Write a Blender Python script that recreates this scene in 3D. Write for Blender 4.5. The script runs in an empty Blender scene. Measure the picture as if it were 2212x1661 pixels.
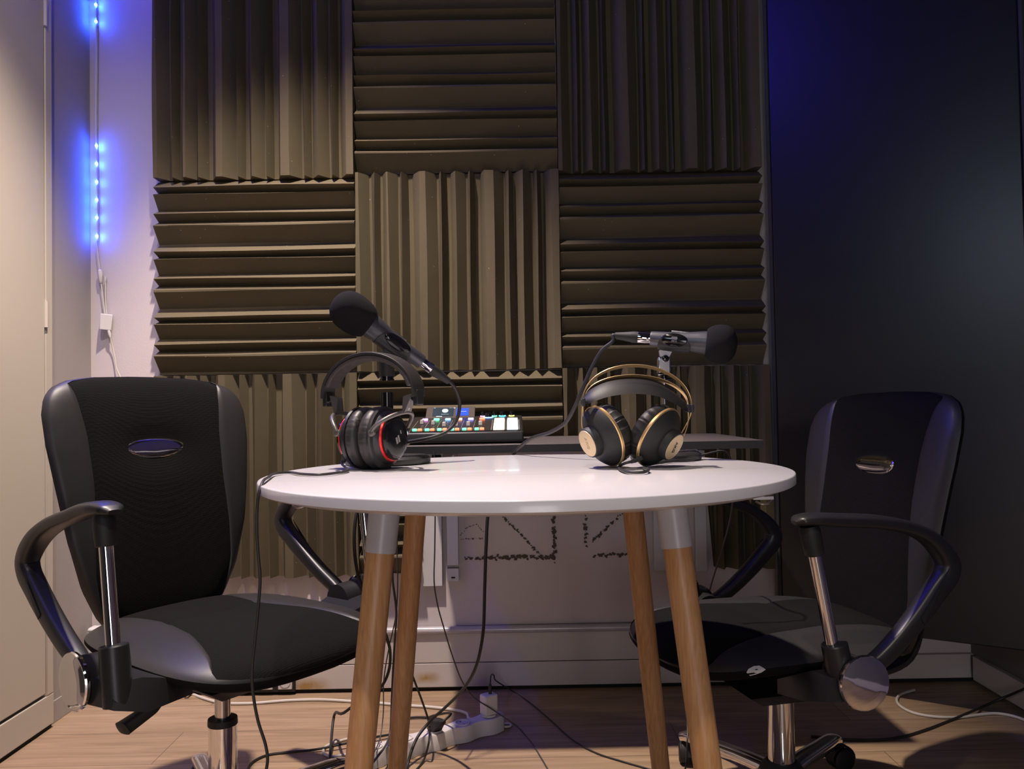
import bpy, bmesh, math, random
from mathutils import Vector, Matrix, Quaternion
random.seed(7)
PI = math.pi
SC = bpy.context.scene
COL = SC.collection

# ------------------------------------------------------------------ camera model
F_PX, PITCH, ROLL, HCAM = 1750.0, 0.0264, 0.018, 0.8416
def ray(x, y):
    u, v = x - 1106.0, y - 830.5
    u, v = u - ROLL * v, v + ROLL * u
    dx, dy, dz = u / F_PX, 1.0, -v / F_PX
    c, s = math.cos(PITCH), math.sin(PITCH)
    return Vector((dx, dy * c - dz * s, dy * s + dz * c))
CAM = Vector((0, 0, HCAM))
def at(x, y, Y):
    d = ray(x, y); return CAM + d * (Y / d.y)
def atx(x, y, X):
    d = ray(x, y); return CAM + d * (X / d.x)
def atz(x, y, Z=0.0):
    d = ray(x, y); return CAM + d * ((Z - HCAM) / d.z)

# ------------------------------------------------------------------ materials
def mat(name, col, rough=.5, metal=0., bump=None, var=None, emit=None, spec=.5, coat=0., sheen=0., aniso=0.):
    m = bpy.data.materials.new(name); m.use_nodes = True
    nt = m.node_tree; n = nt.nodes; b = n['Principled BSDF']
    b.inputs['Base Color'].default_value = (*col, 1)
    b.inputs['Roughness'].default_value = rough
    b.inputs['Metallic'].default_value = metal
    b.inputs['Specular IOR Level'].default_value = spec
    b.inputs['Coat Weight'].default_value = coat
    b.inputs['Coat Roughness'].default_value = .06
    b.inputs['Sheen Weight'].default_value = sheen
    b.inputs['Anisotropic'].default_value = aniso
    if emit:
        b.inputs['Emission Color'].default_value = (*emit[0], 1)
        b.inputs['Emission Strength'].default_value = emit[1]
    tc = n.new('ShaderNodeTexCoord')
    if var:   # (scale, amount, other colour)
        t = n.new('ShaderNodeTexNoise'); t.inputs['Scale'].default_value = var[0]; t.inputs['Detail'].default_value = 5
        mp = n.new('ShaderNodeMapping'); mp.inputs['Scale'].default_value = var[3] if len(var) > 3 else (1, 1, 1)
        nt.links.new(tc.outputs['Object'], mp.inputs['Vector']); nt.links.new(mp.outputs[0], t.inputs['Vector'])
        r = n.new('ShaderNodeValToRGB')
        r.color_ramp.elements[0].position = .5 - var[1]; r.color_ramp.elements[1].position = .5 + var[1]
        r.color_ramp.elements[0].color = (*col, 1); r.color_ramp.elements[1].color = (*var[2], 1)
        nt.links.new(t.outputs['Fac'], r.inputs[0]); nt.links.new(r.outputs[0], b.inputs['Base Color'])
    if bump:  # (kind, scale, strength, distance)
        if bump[0] == 'noise':
            t = n.new('ShaderNodeTexNoise'); t.inputs['Scale'].default_value = bump[1]; t.inputs['Detail'].default_value = 3; out = t.outputs['Fac']
        elif bump[0] == 'weave':
            waves = []
            for ax_ in ('X', 'Z', 'Y'):
                wv = n.new('ShaderNodeTexWave'); wv.bands_direction = ax_; wv.inputs['Scale'].default_value = bump[1]
                nt.links.new(tc.outputs['Object'], wv.inputs['Vector']); waves.append(wv)
            t = waves[0]; acc = waves[0].outputs['Fac']
            for wv in waves[1:]:
                mm = n.new('ShaderNodeMath'); mm.operation = 'ADD'; nt.links.new(acc, mm.inputs[0]); nt.links.new(wv.outputs['Fac'], mm.inputs[1]); acc = mm.outputs[0]
            out = acc
        elif bump[0] == 'voronoi':
            t = n.new('ShaderNodeTexVoronoi'); t.inputs['Scale'].default_value = bump[1]; out = t.outputs['Distance']
        nt.links.new(tc.outputs['Object'], t.inputs['Vector'])
        bp = n.new('ShaderNodeBump'); bp.inputs['Strength'].default_value = bump[2]; bp.inputs['Distance'].default_value = bump[3]
        nt.links.new(out, bp.inputs['Height']); nt.links.new(bp.outputs[0], b.inputs['Normal'])
    return m

def foam_material():
    m = mat('charcoal acoustic foam', (.098, .079, .050), 1.0, spec=.08, bump=('noise', 900, .5, .002))
    nt = m.node_tree; n = nt.nodes; b = n['Principled BSDF']
    tc = n.new('ShaderNodeTexCoord')
    big = n.new('ShaderNodeTexNoise'); big.inputs['Scale'].default_value = 5; big.inputs['Detail'].default_value = 6
    nt.links.new(tc.outputs['Object'], big.inputs['Vector'])
    r = n.new('ShaderNodeValToRGB'); r.color_ramp.elements[0].position = .3; r.color_ramp.elements[1].position = .7
    r.color_ramp.elements[0].color = (.126, .102, .064, 1); r.color_ramp.elements[1].color = (.147, .119, .075, 1)
    nt.links.new(big.outputs['Fac'], r.inputs[0])
    vo = n.new('ShaderNodeTexVoronoi'); vo.inputs['Scale'].default_value = 42
    nt.links.new(tc.outputs['Object'], vo.inputs['Vector'])
    lt = n.new('ShaderNodeMath'); lt.operation = 'LESS_THAN'; lt.inputs[1].default_value = .05
    nt.links.new(vo.outputs['Distance'], lt.inputs[0])
    sep = n.new('ShaderNodeSeparateColor'); nt.links.new(vo.outputs['Color'], sep.inputs[0])
    gt = n.new('ShaderNodeMath'); gt.operation = 'GREATER_THAN'; gt.inputs[1].default_value = .74
    nt.links.new(sep.outputs[0], gt.inputs[0])
    mu = n.new('ShaderNodeMath'); mu.operation = 'MULTIPLY'
    nt.links.new(lt.outputs[0], mu.inputs[0]); nt.links.new(gt.outputs[0], mu.inputs[1])
    mx = n.new('ShaderNodeMix'); mx.data_type = 'RGBA'
    nt.links.new(mu.outputs[0], mx.inputs[0]); nt.links.new(r.outputs[0], mx.inputs[6]); mx.inputs[7].default_value = (.55, .5, .42, 1)
    nt.links.new(mx.outputs[2], b.inputs['Base Color'])
    return m

def wood_material(name, c0, c1, stretch, rough, scale=9.):
    m = mat(name, c0, rough)
    nt = m.node_tree; n = nt.nodes; b = n['Principled BSDF']
    tc = n.new('ShaderNodeTexCoord'); mp = n.new('ShaderNodeMapping'); mp.inputs['Scale'].default_value = stretch
    nt.links.new(tc.outputs['Object'], mp.inputs[0])
    t = n.new('ShaderNodeTexNoise'); t.inputs['Scale'].default_value = scale; t.inputs['Detail'].default_value = 8; t.inputs['Distortion'].default_value = .6
    nt.links.new(mp.outputs[0], t.inputs['Vector'])
    r = n.new('ShaderNodeValToRGB'); r.color_ramp.elements[0].position = .3; r.color_ramp.elements[1].position = .72
    r.color_ramp.elements[0].color = (*c0, 1); r.color_ramp.elements[1].color = (*c1, 1)
    nt.links.new(t.outputs['Fac'], r.inputs[0]); nt.links.new(r.outputs[0], b.inputs['Base Color'])
    return m

def floor_material():
    m = mat('oak laminate floor', (.4, .28, .19), .42, spec=.4)
    nt = m.node_tree; n = nt.nodes; b = n['Principled BSDF']
    tc = n.new('ShaderNodeTexCoord')
    br = n.new('ShaderNodeTexBrick'); br.offset = .37; br.inputs['Scale'].default_value = 1
    br.inputs['Brick Width'].default_value = 1.28; br.inputs['Row Height'].default_value = .192
    br.inputs['Mortar Size'].default_value = .0011; br.inputs['Mortar Smooth'].default_value = .2
    br.inputs['Color1'].default_value = (.40, .278, .175, 1); br.inputs['Color2'].default_value = (.485, .345, .222, 1)
    br.inputs['Mortar'].default_value = (.16, .11, .075, 1)
    mp0 = n.new('ShaderNodeMapping'); mp0.inputs['Location'].default_value = (.45, .03, 0)
    nt.links.new(tc.outputs['Object'], mp0.inputs[0]); nt.links.new(mp0.outputs[0], br.inputs['Vector'])
    mp = n.new('ShaderNodeMapping'); mp.inputs['Scale'].default_value = (1.1, 16, 1)
    nt.links.new(tc.outputs['Object'], mp.inputs[0])
    t = n.new('ShaderNodeTexNoise'); t.inputs['Scale'].default_value = 3.2; t.inputs['Detail'].default_value = 9; t.inputs['Distortion'].default_value = .8
    nt.links.new(mp.outputs[0], t.inputs['Vector'])
    r = n.new('ShaderNodeValToRGB'); r.color_ramp.elements[0].position = .32; r.color_ramp.elements[1].position = .68
    r.color_ramp.elements[0].color = (.66, .6, .55, 1); r.color_ramp.elements[1].color = (1.06, 1.03, 1.0, 1)
    nt.links.new(t.outputs['Fac'], r.inputs[0])
    mx = n.new('ShaderNodeMix'); mx.data_type = 'RGBA'; mx.blend_type = 'MULTIPLY'; mx.inputs[0].default_value = .85
    nt.links.new(br.outputs['Color'], mx.inputs[6]); nt.links.new(r.outputs[0], mx.inputs[7])
    nt.links.new(mx.outputs[2], b.inputs['Base Color'])
    return m

def stained_white():
    m = mat('stained white skirting paint', (.56, .50, .45), .45)
    nt = m.node_tree; n = nt.nodes; b = n['Principled BSDF']; L = nt.links
    tc = n.new('ShaderNodeTexCoord'); t = n.new('ShaderNodeTexNoise'); t.inputs['Scale'].default_value = 30; t.inputs['Detail'].default_value = 5
    L.new(tc.outputs['Object'], t.inputs['Vector']); acc = None
    for x, z, rx, rz in ((-.625, .010, .10, .035), (-.27, .028, .055, .024), (.42, .05, .02, .01)):   # rust blotches low on the board
        mp = n.new('ShaderNodeMapping'); mp.inputs['Location'].default_value = (-x / rx, 0, -z / rz); mp.inputs['Scale'].default_value = (1 / rx, 0, 1 / rz)
        g = n.new('ShaderNodeTexGradient'); g.gradient_type = 'SPHERICAL'
        L.new(tc.outputs['Object'], mp.inputs[0]); L.new(mp.outputs[0], g.inputs[0])
        if acc is None: acc = g.outputs['Fac']
        else:
            ad = n.new('ShaderNodeMath'); ad.operation = 'ADD'; L.new(acc, ad.inputs[0]); L.new(g.outputs['Fac'], ad.inputs[1]); acc = ad.outputs[0]
    mu = n.new('ShaderNodeMath'); mu.operation = 'MULTIPLY'; L.new(acc, mu.inputs[0]); L.new(t.outputs['Fac'], mu.inputs[1])
    r = n.new('ShaderNodeValToRGB'); r.color_ramp.elements[0].position = .05; r.color_ramp.elements[1].position = .5
    r.color_ramp.elements[0].color = (.62, .55, .51, 1); r.color_ramp.elements[1].color = (.40, .24, .08, 1)
    L.new(mu.outputs[0], r.inputs[0]); L.new(r.outputs[0], b.inputs['Base Color'])
    return m

M = {
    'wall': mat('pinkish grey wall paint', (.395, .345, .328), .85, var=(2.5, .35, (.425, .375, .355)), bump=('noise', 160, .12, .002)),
    'backwall': mat('wall paint lightened as fill', (.64, .555, .55), .85, var=(2.5, .35, (.68, .595, .585)), bump=('noise', 160, .12, .002)),  # lighter copy of the wall paint, stands in for fill light under the shelf
    'sidewall': mat('wall paint darkened against bounce', (.17, .15, .14), .85),  # right wall colour darkened to hold down bounced light
    'ceiling': mat('ceiling paint', (.05, .048, .046), .9),  # darkened so the unseen ceiling bounces little light
    'darkwall': mat('dark bounce absorber', (.045, .042, .042), .9),  # dark colour for unseen surfaces, chosen to absorb bounced light
    'door': mat('cream door paint', (.62, .545, .465), .5, var=(1.6, .4, (.585, .515, .43))),
    'skirt': stained_white(),
    'skirtplain': mat('white skirting paint', (.62, .55, .51), .45),
    'trim': mat('glossy grey trim paint', (.52, .47, .50), .22, spec=.6),
    'gap': mat('dark joint', (.012, .011, .010), .9),
    'floor': floor_material(),
    'foam': foam_material(),
    'screenfab': mat('black painted board', (.010, .0095, .0105), .34, spec=.7, bump=('noise', 900, .06, .0004)),
    'screenedge': mat('dark grey felt edge', (.05, .048, .05), .9),
    'whitelam': mat('white laminate', (.73, .705, .70), .24, spec=.5, coat=.25),
    'whitemetal': mat('white painted metal', (.62, .60, .61), .35),
    'beech': wood_material('beech wood', (.54, .255, .095), (.72, .395, .17), (26, 26, 1.6), .42),
    'steel': mat('dull steel', (.55, .52, .5), .3, 1.),
    'chrome': mat('chrome', (.78, .77, .78), .06, 1.),
    'chromed': mat('satin chrome', (.62, .60, .60), .18, 1.),
    'leather': mat('black faux leather', (.027, .0245, .0245), .47, spec=.5, bump=('voronoi', 520, .06, .0005)),
    'fabric': mat('black mesh fabric', (.0095, .0085, .0078), .95, spec=.12, bump=('weave', 150, .35, .0008)),
    'padleather': mat('soft black leatherette', (.030, .027, .025), .46, spec=.45),
    'padlit': mat('dark padding with painted bounce', (.060, .050, .045), .5, spec=.4),  # lightened colour stands in for light bounced up from the tabletop
    'strapleather': mat('matte strap leatherette', (.013, .012, .012), .5, spec=.3),
    'plastic': mat('black plastic', (.018, .017, .019), .38, spec=.5, bump=('noise', 1100, .1, .0004)),
    'matteplastic': mat('matte black plastic', (.012, .012, .012), .6),
    'gloss': mat('gloss black plastic', (.008, .008, .009), .12),
    'rubber': mat('black rubber', (.02, .019, .018), .62),
    'cable': mat('black cable', (.022, .020, .018), .5),
    'greycable': mat('grey cable', (.07, .062, .056), .5),
    'whitecable': mat('white cable', (.72, .66, .58), .5),
    'whiteplastic': mat('white plastic', (.74, .69, .66), .4),
    'sockethole': mat('socket grey', (.45, .42, .40), .5),
    'micmetal': mat('dark grey metal', (.105, .105, .118), .38, .6),
    'windscreen': mat('black foam windscreen', (.020, .018, .020), 1., spec=.1, bump=('noise', 1300, .8, .0015)),
    'standmetal': mat('black powder coat', (.02, .019, .019), .45, bump=('noise', 600, .25, .0006)),
    'gold': mat('brushed gold', (.78, .53, .24), .33, .8),
    'golddisc': mat('pale gold disc', (.70, .54, .32), .42, .4),
    'red': mat('red anodised ring', (.75, .02, .02), .3, .35),
    'greymetal': mat('grey painted yoke', (.15, .135, .125), .38, .55),
    'ink': mat('black ink', (.02, .018, .016), .6),
    'silverink': mat('silver print', (.45, .43, .42), .4, .4),
    'shelf': mat('dark grey shelf laminate', (.115, .096, .088), .5),
    'shelfedge': mat('black shelf edge', (.035, .033, .036), .55),
    'mixer': mat('mixer black plastic', (.014, .013, .012), .45),
    'mixertop': mat('mixer black panel', (.035, .030, .022), .3),
    'screenglass': mat('dark screen glass', (.015, .015, .016), .08, emit=((.05, .09, .13), .6)),
    'bezel': mat('screen bezel', (.10, .085, .07), .25),
    'scrblue': mat('lit blue tile', (.02, .05, .3), .3, emit=((.01, .06, .75), 1.1)),
    'scrwhite': mat('lit screen icon', (.5, .6, .6), .3, emit=((.55, .75, .8), 1.0)),
    'padw': mat('lit white pad', (.8, .85, .85), .4, emit=((.75, .95, 1.0), 4.80)),
    'padp': mat('lit warm white pad', (.8, .75, .7), .4, emit=((1.0, .78, .62), 3.90)),
    'green': mat('lit green key', (.2, .6, .4), .4, emit=((.10, .95, .42), 3.00)),
    'redkey': mat('lit red key', (.6, .2, .1), .4, emit=((1.0, .16, .07), 3.00)),
    'pink': mat('lit magenta key', (.6, .2, .6), .4, emit=((.95, .35, .95), 2.70)),
    'bluekey': mat('lit blue key', (.2, .3, .7), .4, emit=((.18, .42, 1.0), 3.30)),
    'violet': mat('lit violet key', (.3, .3, .7), .4, emit=((.34, .30, 1.0), 3.00)),
    'orange': mat('lit salmon key', (.7, .35, .2), .4, emit=((1.0, .42, .28), 2.70)),
    'cyan': mat('lit cyan ring', (.2, .6, .7), .4, emit=((.05, .75, 1.0), 3.30)),
    'yellow': mat('lit yellow ring', (.6, .6, .2), .4, emit=((.8, .75, .16), 2.25)),
    'fadercap': mat('grey fader cap', (.42, .38, .34), .4),
    'led': mat('lit blue diode', (.1, .3, .9), .4, emit=((.016, .075, 1.0), 950)),
    'ledrun': mat('lit blue strip', (.1, .2, .9), .4, emit=((.03, .022, 1.0), 13)),
    'ledside': mat('lit blue strip side', (.1, .2, .9), .4, emit=((.06, .045, 1.0), 240)),
    'ledcorner': mat('lit blue strip end', (.1, .2, .9), .4, emit=((.05, .034, 1.0), 360)),
    'leddim': mat('unlit diode', (.6, .58, .5), .4),
    'tape': mat('white tape', (.78, .76, .80), .5),
    'residue': mat('torn foam crumbs', (.10, .078, .060), 1.),
}

# ------------------------------------------------------------------ mesh builder
class MB:
    def __init__(s): s.v = []; s.f = []
    def add(s, vs, fs):
        b = len(s.v); s.v += [Vector(v) for v in vs]; s.f += [tuple(b + i for i in f) for f in fs]; return s
    def box(s, c, d, rot=None):
        c = Vector(c); h = Vector(d) / 2
        vs = [Vector((sx * h.x, sy * h.y, sz * h.z)) for sx in (-1, 1) for sy in (-1, 1) for sz in (-1, 1)]
        if rot is not None: vs = [rot @ v for v in vs]
        return s.add([c + v for v in vs], [(0, 1, 3, 2), (4, 6, 7, 5), (0, 4, 5, 1), (2, 3, 7, 6), (0, 2, 6, 4), (1, 5, 7, 3)])
    def lathe(s, prof, o=(0, 0, 0), ax=(0, 0, 1), seg=40, mod=None):
        """prof: (distance along axis, radius)"""
        o = Vector(o); q = Vector(ax).normalized().to_track_quat('Z', 'Y')
        vs, fs, rows = [], [], []
        for (a, r) in prof:
            if r < 1e-6:
                rows.append([len(vs)]); vs.append(o + q @ Vector((0, 0, a)))
            else:
                row = []
                for k in range(seg):
                    th = 2 * PI * k / seg; rr, aa = (r, a) if mod is None else mod(a, r, th)
                    row.append(len(vs)); vs.append(o + q @ Vector((rr * math.cos(th), rr * math.sin(th), aa)))
                rows.append(row)
        for A, B in zip(rows, rows[1:]):
            for k in range(seg):
                k2 = (k + 1) % seg
                if len(A) == 1 and len(B) == 1: continue
                if len(A) == 1: fs.append((A[0], B[k2], B[k]))
                elif len(B) == 1: fs.append((A[k], A[k2], B[0]))
                else: fs.append((A[k], A[k2], B[k2], B[k]))
        if len(rows[0]) > 1: fs.append(tuple(reversed(rows[0])))
        if len(rows[-1]) > 1: fs.append(tuple(rows[-1]))
        return s.add(vs, fs)
    def cyl(s, a, b, r, r2=None, seg=28):
        a, b = Vector(a), Vector(b)
        return s.lathe([(0, r), ((b - a).length, r if r2 is None else r2)], a, b - a, seg)
    def tube(s, pts, r, seg=10, smooth=6, closed=False):
        P = spline(pts, smooth) if smooth else [Vector(p) for p in pts]
        n = len(P); up = None; rows = []; vs = []; fs = []
        for i, p in enumerate(P):
            t = (P[min(i + 1, n - 1)] - P[max(i - 1, 0)]).normalized()
            if up is None:
                up = Vector((0, 0, 1)) if abs(t.z) < .9 else Vector((0, 1, 0))
            up = (up - t * up.dot(t)).normalized(); side = t.cross(up)
            rr = r(i / (n - 1)) if callable(r) else r
            rows.append(list(range(len(vs), len(vs) + seg)))
            for k in range(seg):
                th = 2 * PI * k / seg; vs.append(p + (up * math.cos(th) + side * math.sin(th)) * rr)
        for A, B in zip(rows, rows[1:]):
            for k in range(seg): fs.append((A[k], A[(k + 1) % seg], B[(k + 1) % seg], B[k]))
        fs.append(tuple(reversed(rows[0]))); fs.append(tuple(rows[-1]))
        return s.add(vs, fs)
    def sweep(s, pts, n, w, h, exp=3., seg=20, smooth=6, off=0.):
        """planar sweep: path lies in a plane with normal n; section is w along n and h across"""
        P = spline(pts, smooth) if smooth else [Vector(p) for p in pts]
        n = Vector(n).normalized(); N = len(P); vs = []; fs = []; rows = []
        for i, p in enumerate(P):
            t = (P[min(i + 1, N - 1)] - P[max(i - 1, 0)]).normalized(); m = n.cross(t).normalized()
            u = i / (N - 1); ww = w(u) if callable(w) else w; hh = h(u) if callable(h) else h
            rows.append(list(range(len(vs), len(vs) + seg)))
            for k in range(seg):
                th = 2 * PI * k / seg; c, sn = math.cos(th), math.sin(th)
                a = math.copysign(abs(c) ** (2 / exp), c) * ww / 2; b = math.copysign(abs(sn) ** (2 / exp), sn) * hh / 2
                vs.append(p + n * a + m * (b + off))
        for A, B in zip(rows, rows[1:]):
            for k in range(seg): fs.append((A[k], A[(k + 1) % seg], B[(k + 1) % seg], B[k]))
        fs.append(tuple(reversed(rows[0]))); fs.append(tuple(rows[-1]))
        return s.add(vs, fs)
    def hull(s, pts):
        bm = bmesh.new()
        for p in pts: bm.verts.new(p)
        r = bmesh.ops.convex_hull(bm, input=bm.verts)
        bmesh.ops.delete(bm, geom=[e for e in r['geom_interior'] if isinstance(e, bmesh.types.BMVert)], context='VERTS')
        bm.verts.index_update()
        s.add([v.co.copy() for v in bm.verts], [[v.index for v in f.verts] for f in bm.faces]); bm.free(); return s
    def prism(s, poly, axis, a, b):
        """poly in the two other axes (cyclic order), extruded along axis from a to b"""
        def P(u, v, w): return {'x': (w, u, v), 'y': (u, w, v), 'z': (u, v, w)}[axis]
        n = len(poly); vs = [P(u, v, a) for u, v in poly] + [P(u, v, b) for u, v in poly]
        return s.add(vs, [tuple(range(n))[::-1], tuple(range(n, 2 * n))] + [(i, (i + 1) % n, n + (i + 1) % n, n + i) for i in range(n)])
    def build(s, name, m, parent=None, bev=0., angle=35, seg=2, flat=False, origin=None):
        """vertices are in world space unless the parent says 'local'"""
        me = bpy.data.meshes.new(name)
        if parent is not None:
            inv = WORLD[parent.name].inverted() if parent.get('_w') else Matrix()
            vs = [inv @ v for v in s.v]; loc = None
        else:
            if origin is None:
                lo = [min(v[i] for v in s.v) for i in range(3)]; hi = [max(v[i] for v in s.v) for i in range(3)]
                origin = ((lo[0] + hi[0]) / 2, (lo[1] + hi[1]) / 2, lo[2])
            loc = Vector(origin); vs = [v - loc for v in s.v]
        me.from_pydata([tuple(v) for v in vs], [], s.f); me.validate()
        bm = bmesh.new(); bm.from_mesh(me)
        bmesh.ops.remove_doubles(bm, verts=bm.verts, dist=1e-6)
        bmesh.ops.recalc_face_normals(bm, faces=bm.faces); bm.to_mesh(me); bm.free()
        me.materials.append(m if not isinstance(m, str) else M[m])
        if not flat:
            me.shade_smooth(); me.set_sharp_from_angle(angle=math.radians(angle))
        o = bpy.data.objects.new(name, me); COL.objects.link(o)
        if parent is not None: o.parent = parent; WORLD[o.name] = WORLD.get(parent.name, Matrix())
        else: o.location = loc; WORLD[o.name] = Matrix.Translation(loc)
        if parent is not None and parent.get('_w'): o['_w'] = 1
        if parent is None: o['_w'] = 1
        if bev:
            b = o.modifiers.new('bevel', 'BEVEL'); b.width = bev; b.segments = seg; b.limit_method = 'ANGLE'; b.angle_limit = math.radians(40)
            b.harden_normals = False
        return o
WORLD = {}
def spline(pts, sub):
    P = [Vector(p) for p in pts]
    if len(P) < 3:
        return P if len(P) < 2 else [P[0].lerp(P[1], i / sub) for i in range(sub + 1)]
    out = []
    for i in range(len(P) - 1):
        p0 = P[i - 1] if i else P[0] * 2 - P[1]; p1, p2 = P[i], P[i + 1]; p3 = P[i + 2] if i + 2 < len(P) else P[-1] * 2 - P[-2]
        t0 = 0.; t1 = t0 + max((p1 - p0).length, 1e-5) ** .5; t2 = t1 + max((p2 - p1).length, 1e-5) ** .5; t3 = t2 + max((p3 - p2).length, 1e-5) ** .5
        for k in range(sub):
            t = t1 + (t2 - t1) * k / sub
            A1 = p0 * ((t1 - t) / (t1 - t0)) + p1 * ((t - t0) / (t1 - t0)); A2 = p1 * ((t2 - t) / (t2 - t1)) + p2 * ((t - t1) / (t2 - t1)); A3 = p2 * ((t3 - t) / (t3 - t2)) + p3 * ((t - t2) / (t3 - t2))
            B1 = A1 * ((t2 - t) / (t2 - t0)) + A2 * ((t - t0) / (t2 - t0)); B2 = A2 * ((t3 - t) / (t3 - t1)) + A3 * ((t - t1) / (t3 - t1))
            out.append(B1 * ((t2 - t) / (t2 - t1)) + B2 * ((t - t1) / (t2 - t1)))
    out.append(P[-1]); return out
def tag(o, label, cat, group=None):
    o['label'] = label; o['category'] = cat
    if group: o['group'] = group
    return o
def thing(name, label, cat, loc, rotz=0., group=None, world=True):
    """an Empty at the base of a thing; its parts are given in world space (world=True) or in its own space"""
    o = bpy.data.objects.new(name, None); COL.objects.link(o); o.empty_display_size = .05
    o.location = loc; o.rotation_euler = (0, 0, rotz)
    WORLD[o.name] = Matrix.Translation(Vector(loc)) @ Matrix.Rotation(rotz, 4, 'Z')
    if world: o['_w'] = 1
    return tag(o, label, cat, group)
def struct(o): o['kind'] = 'structure'; return o
def text_mesh(name, body, size, extrude, m, frame, parent):
    """frame: 4x4 matrix taking text x/y/z to world"""
    c = bpy.data.curves.new(name, 'FONT'); c.body = body; c.size = size; c.extrude = extrude; c.align_x = 'CENTER'; c.align_y = 'CENTER'; c.resolution_u = 4
    t = bpy.data.objects.new(name + '_tmp', c); COL.objects.link(t)
    dg = bpy.context.evaluated_depsgraph_get(); me = bpy.data.meshes.new_from_object(t.evaluated_get(dg))
    vs = [frame @ v.co for v in me.vertices]; fs = [tuple(p.vertices) for p in me.polygons]
    bpy.data.objects.remove(t); bpy.data.curves.remove(c); bpy.data.meshes.remove(me)
    return MB().add(vs, fs).build(name, m, parent, flat=True)
def frame(o, x, y, z):
    m = Matrix.Identity(4)
    for i, a in enumerate((x, y, z, o)):
        for r in range(3): m[r][i] = a[r]
    return m

# ================================================================== THE ROOM
XL, XR, YB, YF, ZC = -1.268, 1.356, 2.44, -2.3, 2.95
struct(MB().box(((XL + XR) / 2, (YB + YF) / 2, -.05), (XR - XL + .2, YB - YF + .2, .1)).build('floor', 'floor', flat=True))
struct(MB().box(((XL + XR) / 2, (YB + YF) / 2, ZC + .05), (XR - XL + .2, YB - YF + .2, .1)).build('ceiling', 'ceiling', flat=True))
struct(MB().box(((XL + XR) / 2, YB + .05, ZC / 2), (XR - XL + .2, .1, ZC)).build('wall_back', 'backwall', flat=True))
struct(MB().box((XL - .05, (YB + YF) / 2, ZC / 2), (.1, YB - YF, ZC)).build('wall_left', 'wall', flat=True))
struct(MB().box((XR + .05, (YB + YF) / 2, ZC / 2), (.1, YB - YF, ZC)).build('wall_right', 'sidewall', flat=True))
struct(MB().box(((XL + XR) / 2, YF - .05, ZC / 2), (XR - XL + .2, .1, ZC)).build('wall_front', 'darkwall', flat=True))
# skirting of the back wall: two boards, a dark joint at the floor and a rounded glossy rail on top
struct(MB().box(((XL + XR) / 2, YB - .008, .047), (XR - XL, .016, .070)).build('baseboard_back', 'skirt', bev=.0015, origin=(0, YB, .012)))
struct(MB().box(((XL + XR) / 2, YB - .004, .006), (XR - XL, .008, .012)).build('trim_1', 'gap', flat=True))
xe = .80
struct(MB().box(((XL + xe) / 2, YB - .008, .1285), (xe - XL, .016, .089)).build('trim_2', 'skirtplain', bev=.0015))
struct(MB().cyl((XL, YB - .014, .179), (xe, YB - .014, .179), .0115, seg=20).build('trim_3', 'trim'))
struct(MB().box((XR - .008, (YB + YF) / 2 - .01, .047), (.016, YB - YF - .05, .070)).build('baseboard_right', 'skirtplain', bev=.0015))
struct(MB().box((XL + .002, 2.325, .030), (.004, .22, .060)).build('baseboard_left', 'wall', bev=.0015))
# built-in closet door on the left: frame stile, bottom rail, the door leaf and its hinges
yd = 2.205
struct(MB().box((XL + .009, (yd + YF) / 2, .052), (.018, yd - YF, .080)).build('trim_4', 'door', bev=.002))
struct(MB().box((XL + .009, yd - .016, ZC / 2 + .045), (.018, .032, ZC - .095)).build('trim_5', 'door', bev=.003))
struct(MB().box((XL + .006, (yd + YF) / 2, .006), (.010, yd - YF, .012)).build('trim_6', 'gap', flat=True))
door = struct(MB().box((XL + .0085, yd - .035 - .45, 1.27), (.017, .90, 2.34)).build('door_1', 'door', bev=.003))
for zz in (.33, 1.11, 1.93):
    MB().cyl((XL + .019, yd - .033, zz - .035), (XL + .019, yd - .033, zz + .035), .0052, seg=16).build('hinge', 'door', door)

struct(MB().box((XL + .012, (1.15 + YF) / 2, 1.5), (.024, 1.15 - YF, 2.6)).build('unseen_dark_panel', 'darkwall', bev=.003))  # unseen dark panel added on the left wall to soak up bounced light

# ================================================================== ACOUSTIC FOAM
PH = [(0, .06), (57, 1), (85, .08), (112, 1), (210, .06), (252, 1), (290, .08), (332, 1), (342, 1), (450, 0)]
prof_h = [((k * 465 + a) / 1395., d) for k in range(3) for a, d in PH] + [(1., .06)]
PV = [(95, 1), (120, 1), (180, .1), (195, .1), (225, 1), (255, .12), (268, .12), (303, 1), (318, 1), (375, .1), (388, .1), (405, 1), (445, .04), (475, .04), (525, 1), (570, 1), (640, .05), (650, .05), (672, 1), (705, .1), (730, .12), (770, 1), (835, .1), (850, .1), (864, 1), (895, .04), (930, .04), (965, 1), (1025, 1), (1090, .06), (1100, .06), (1125, 1), (1160, .1), (1166, .1), (1220, 1), (1280, .1), (1290, .1), (1315, 1), (1345, .04), (1360, .04), (1412, 1), (1460, 1)]
prof_v = [((a - 95) / 1365., d) for a, d in PV]
BASE_T, RIDGE_T = .018, .042
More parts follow.
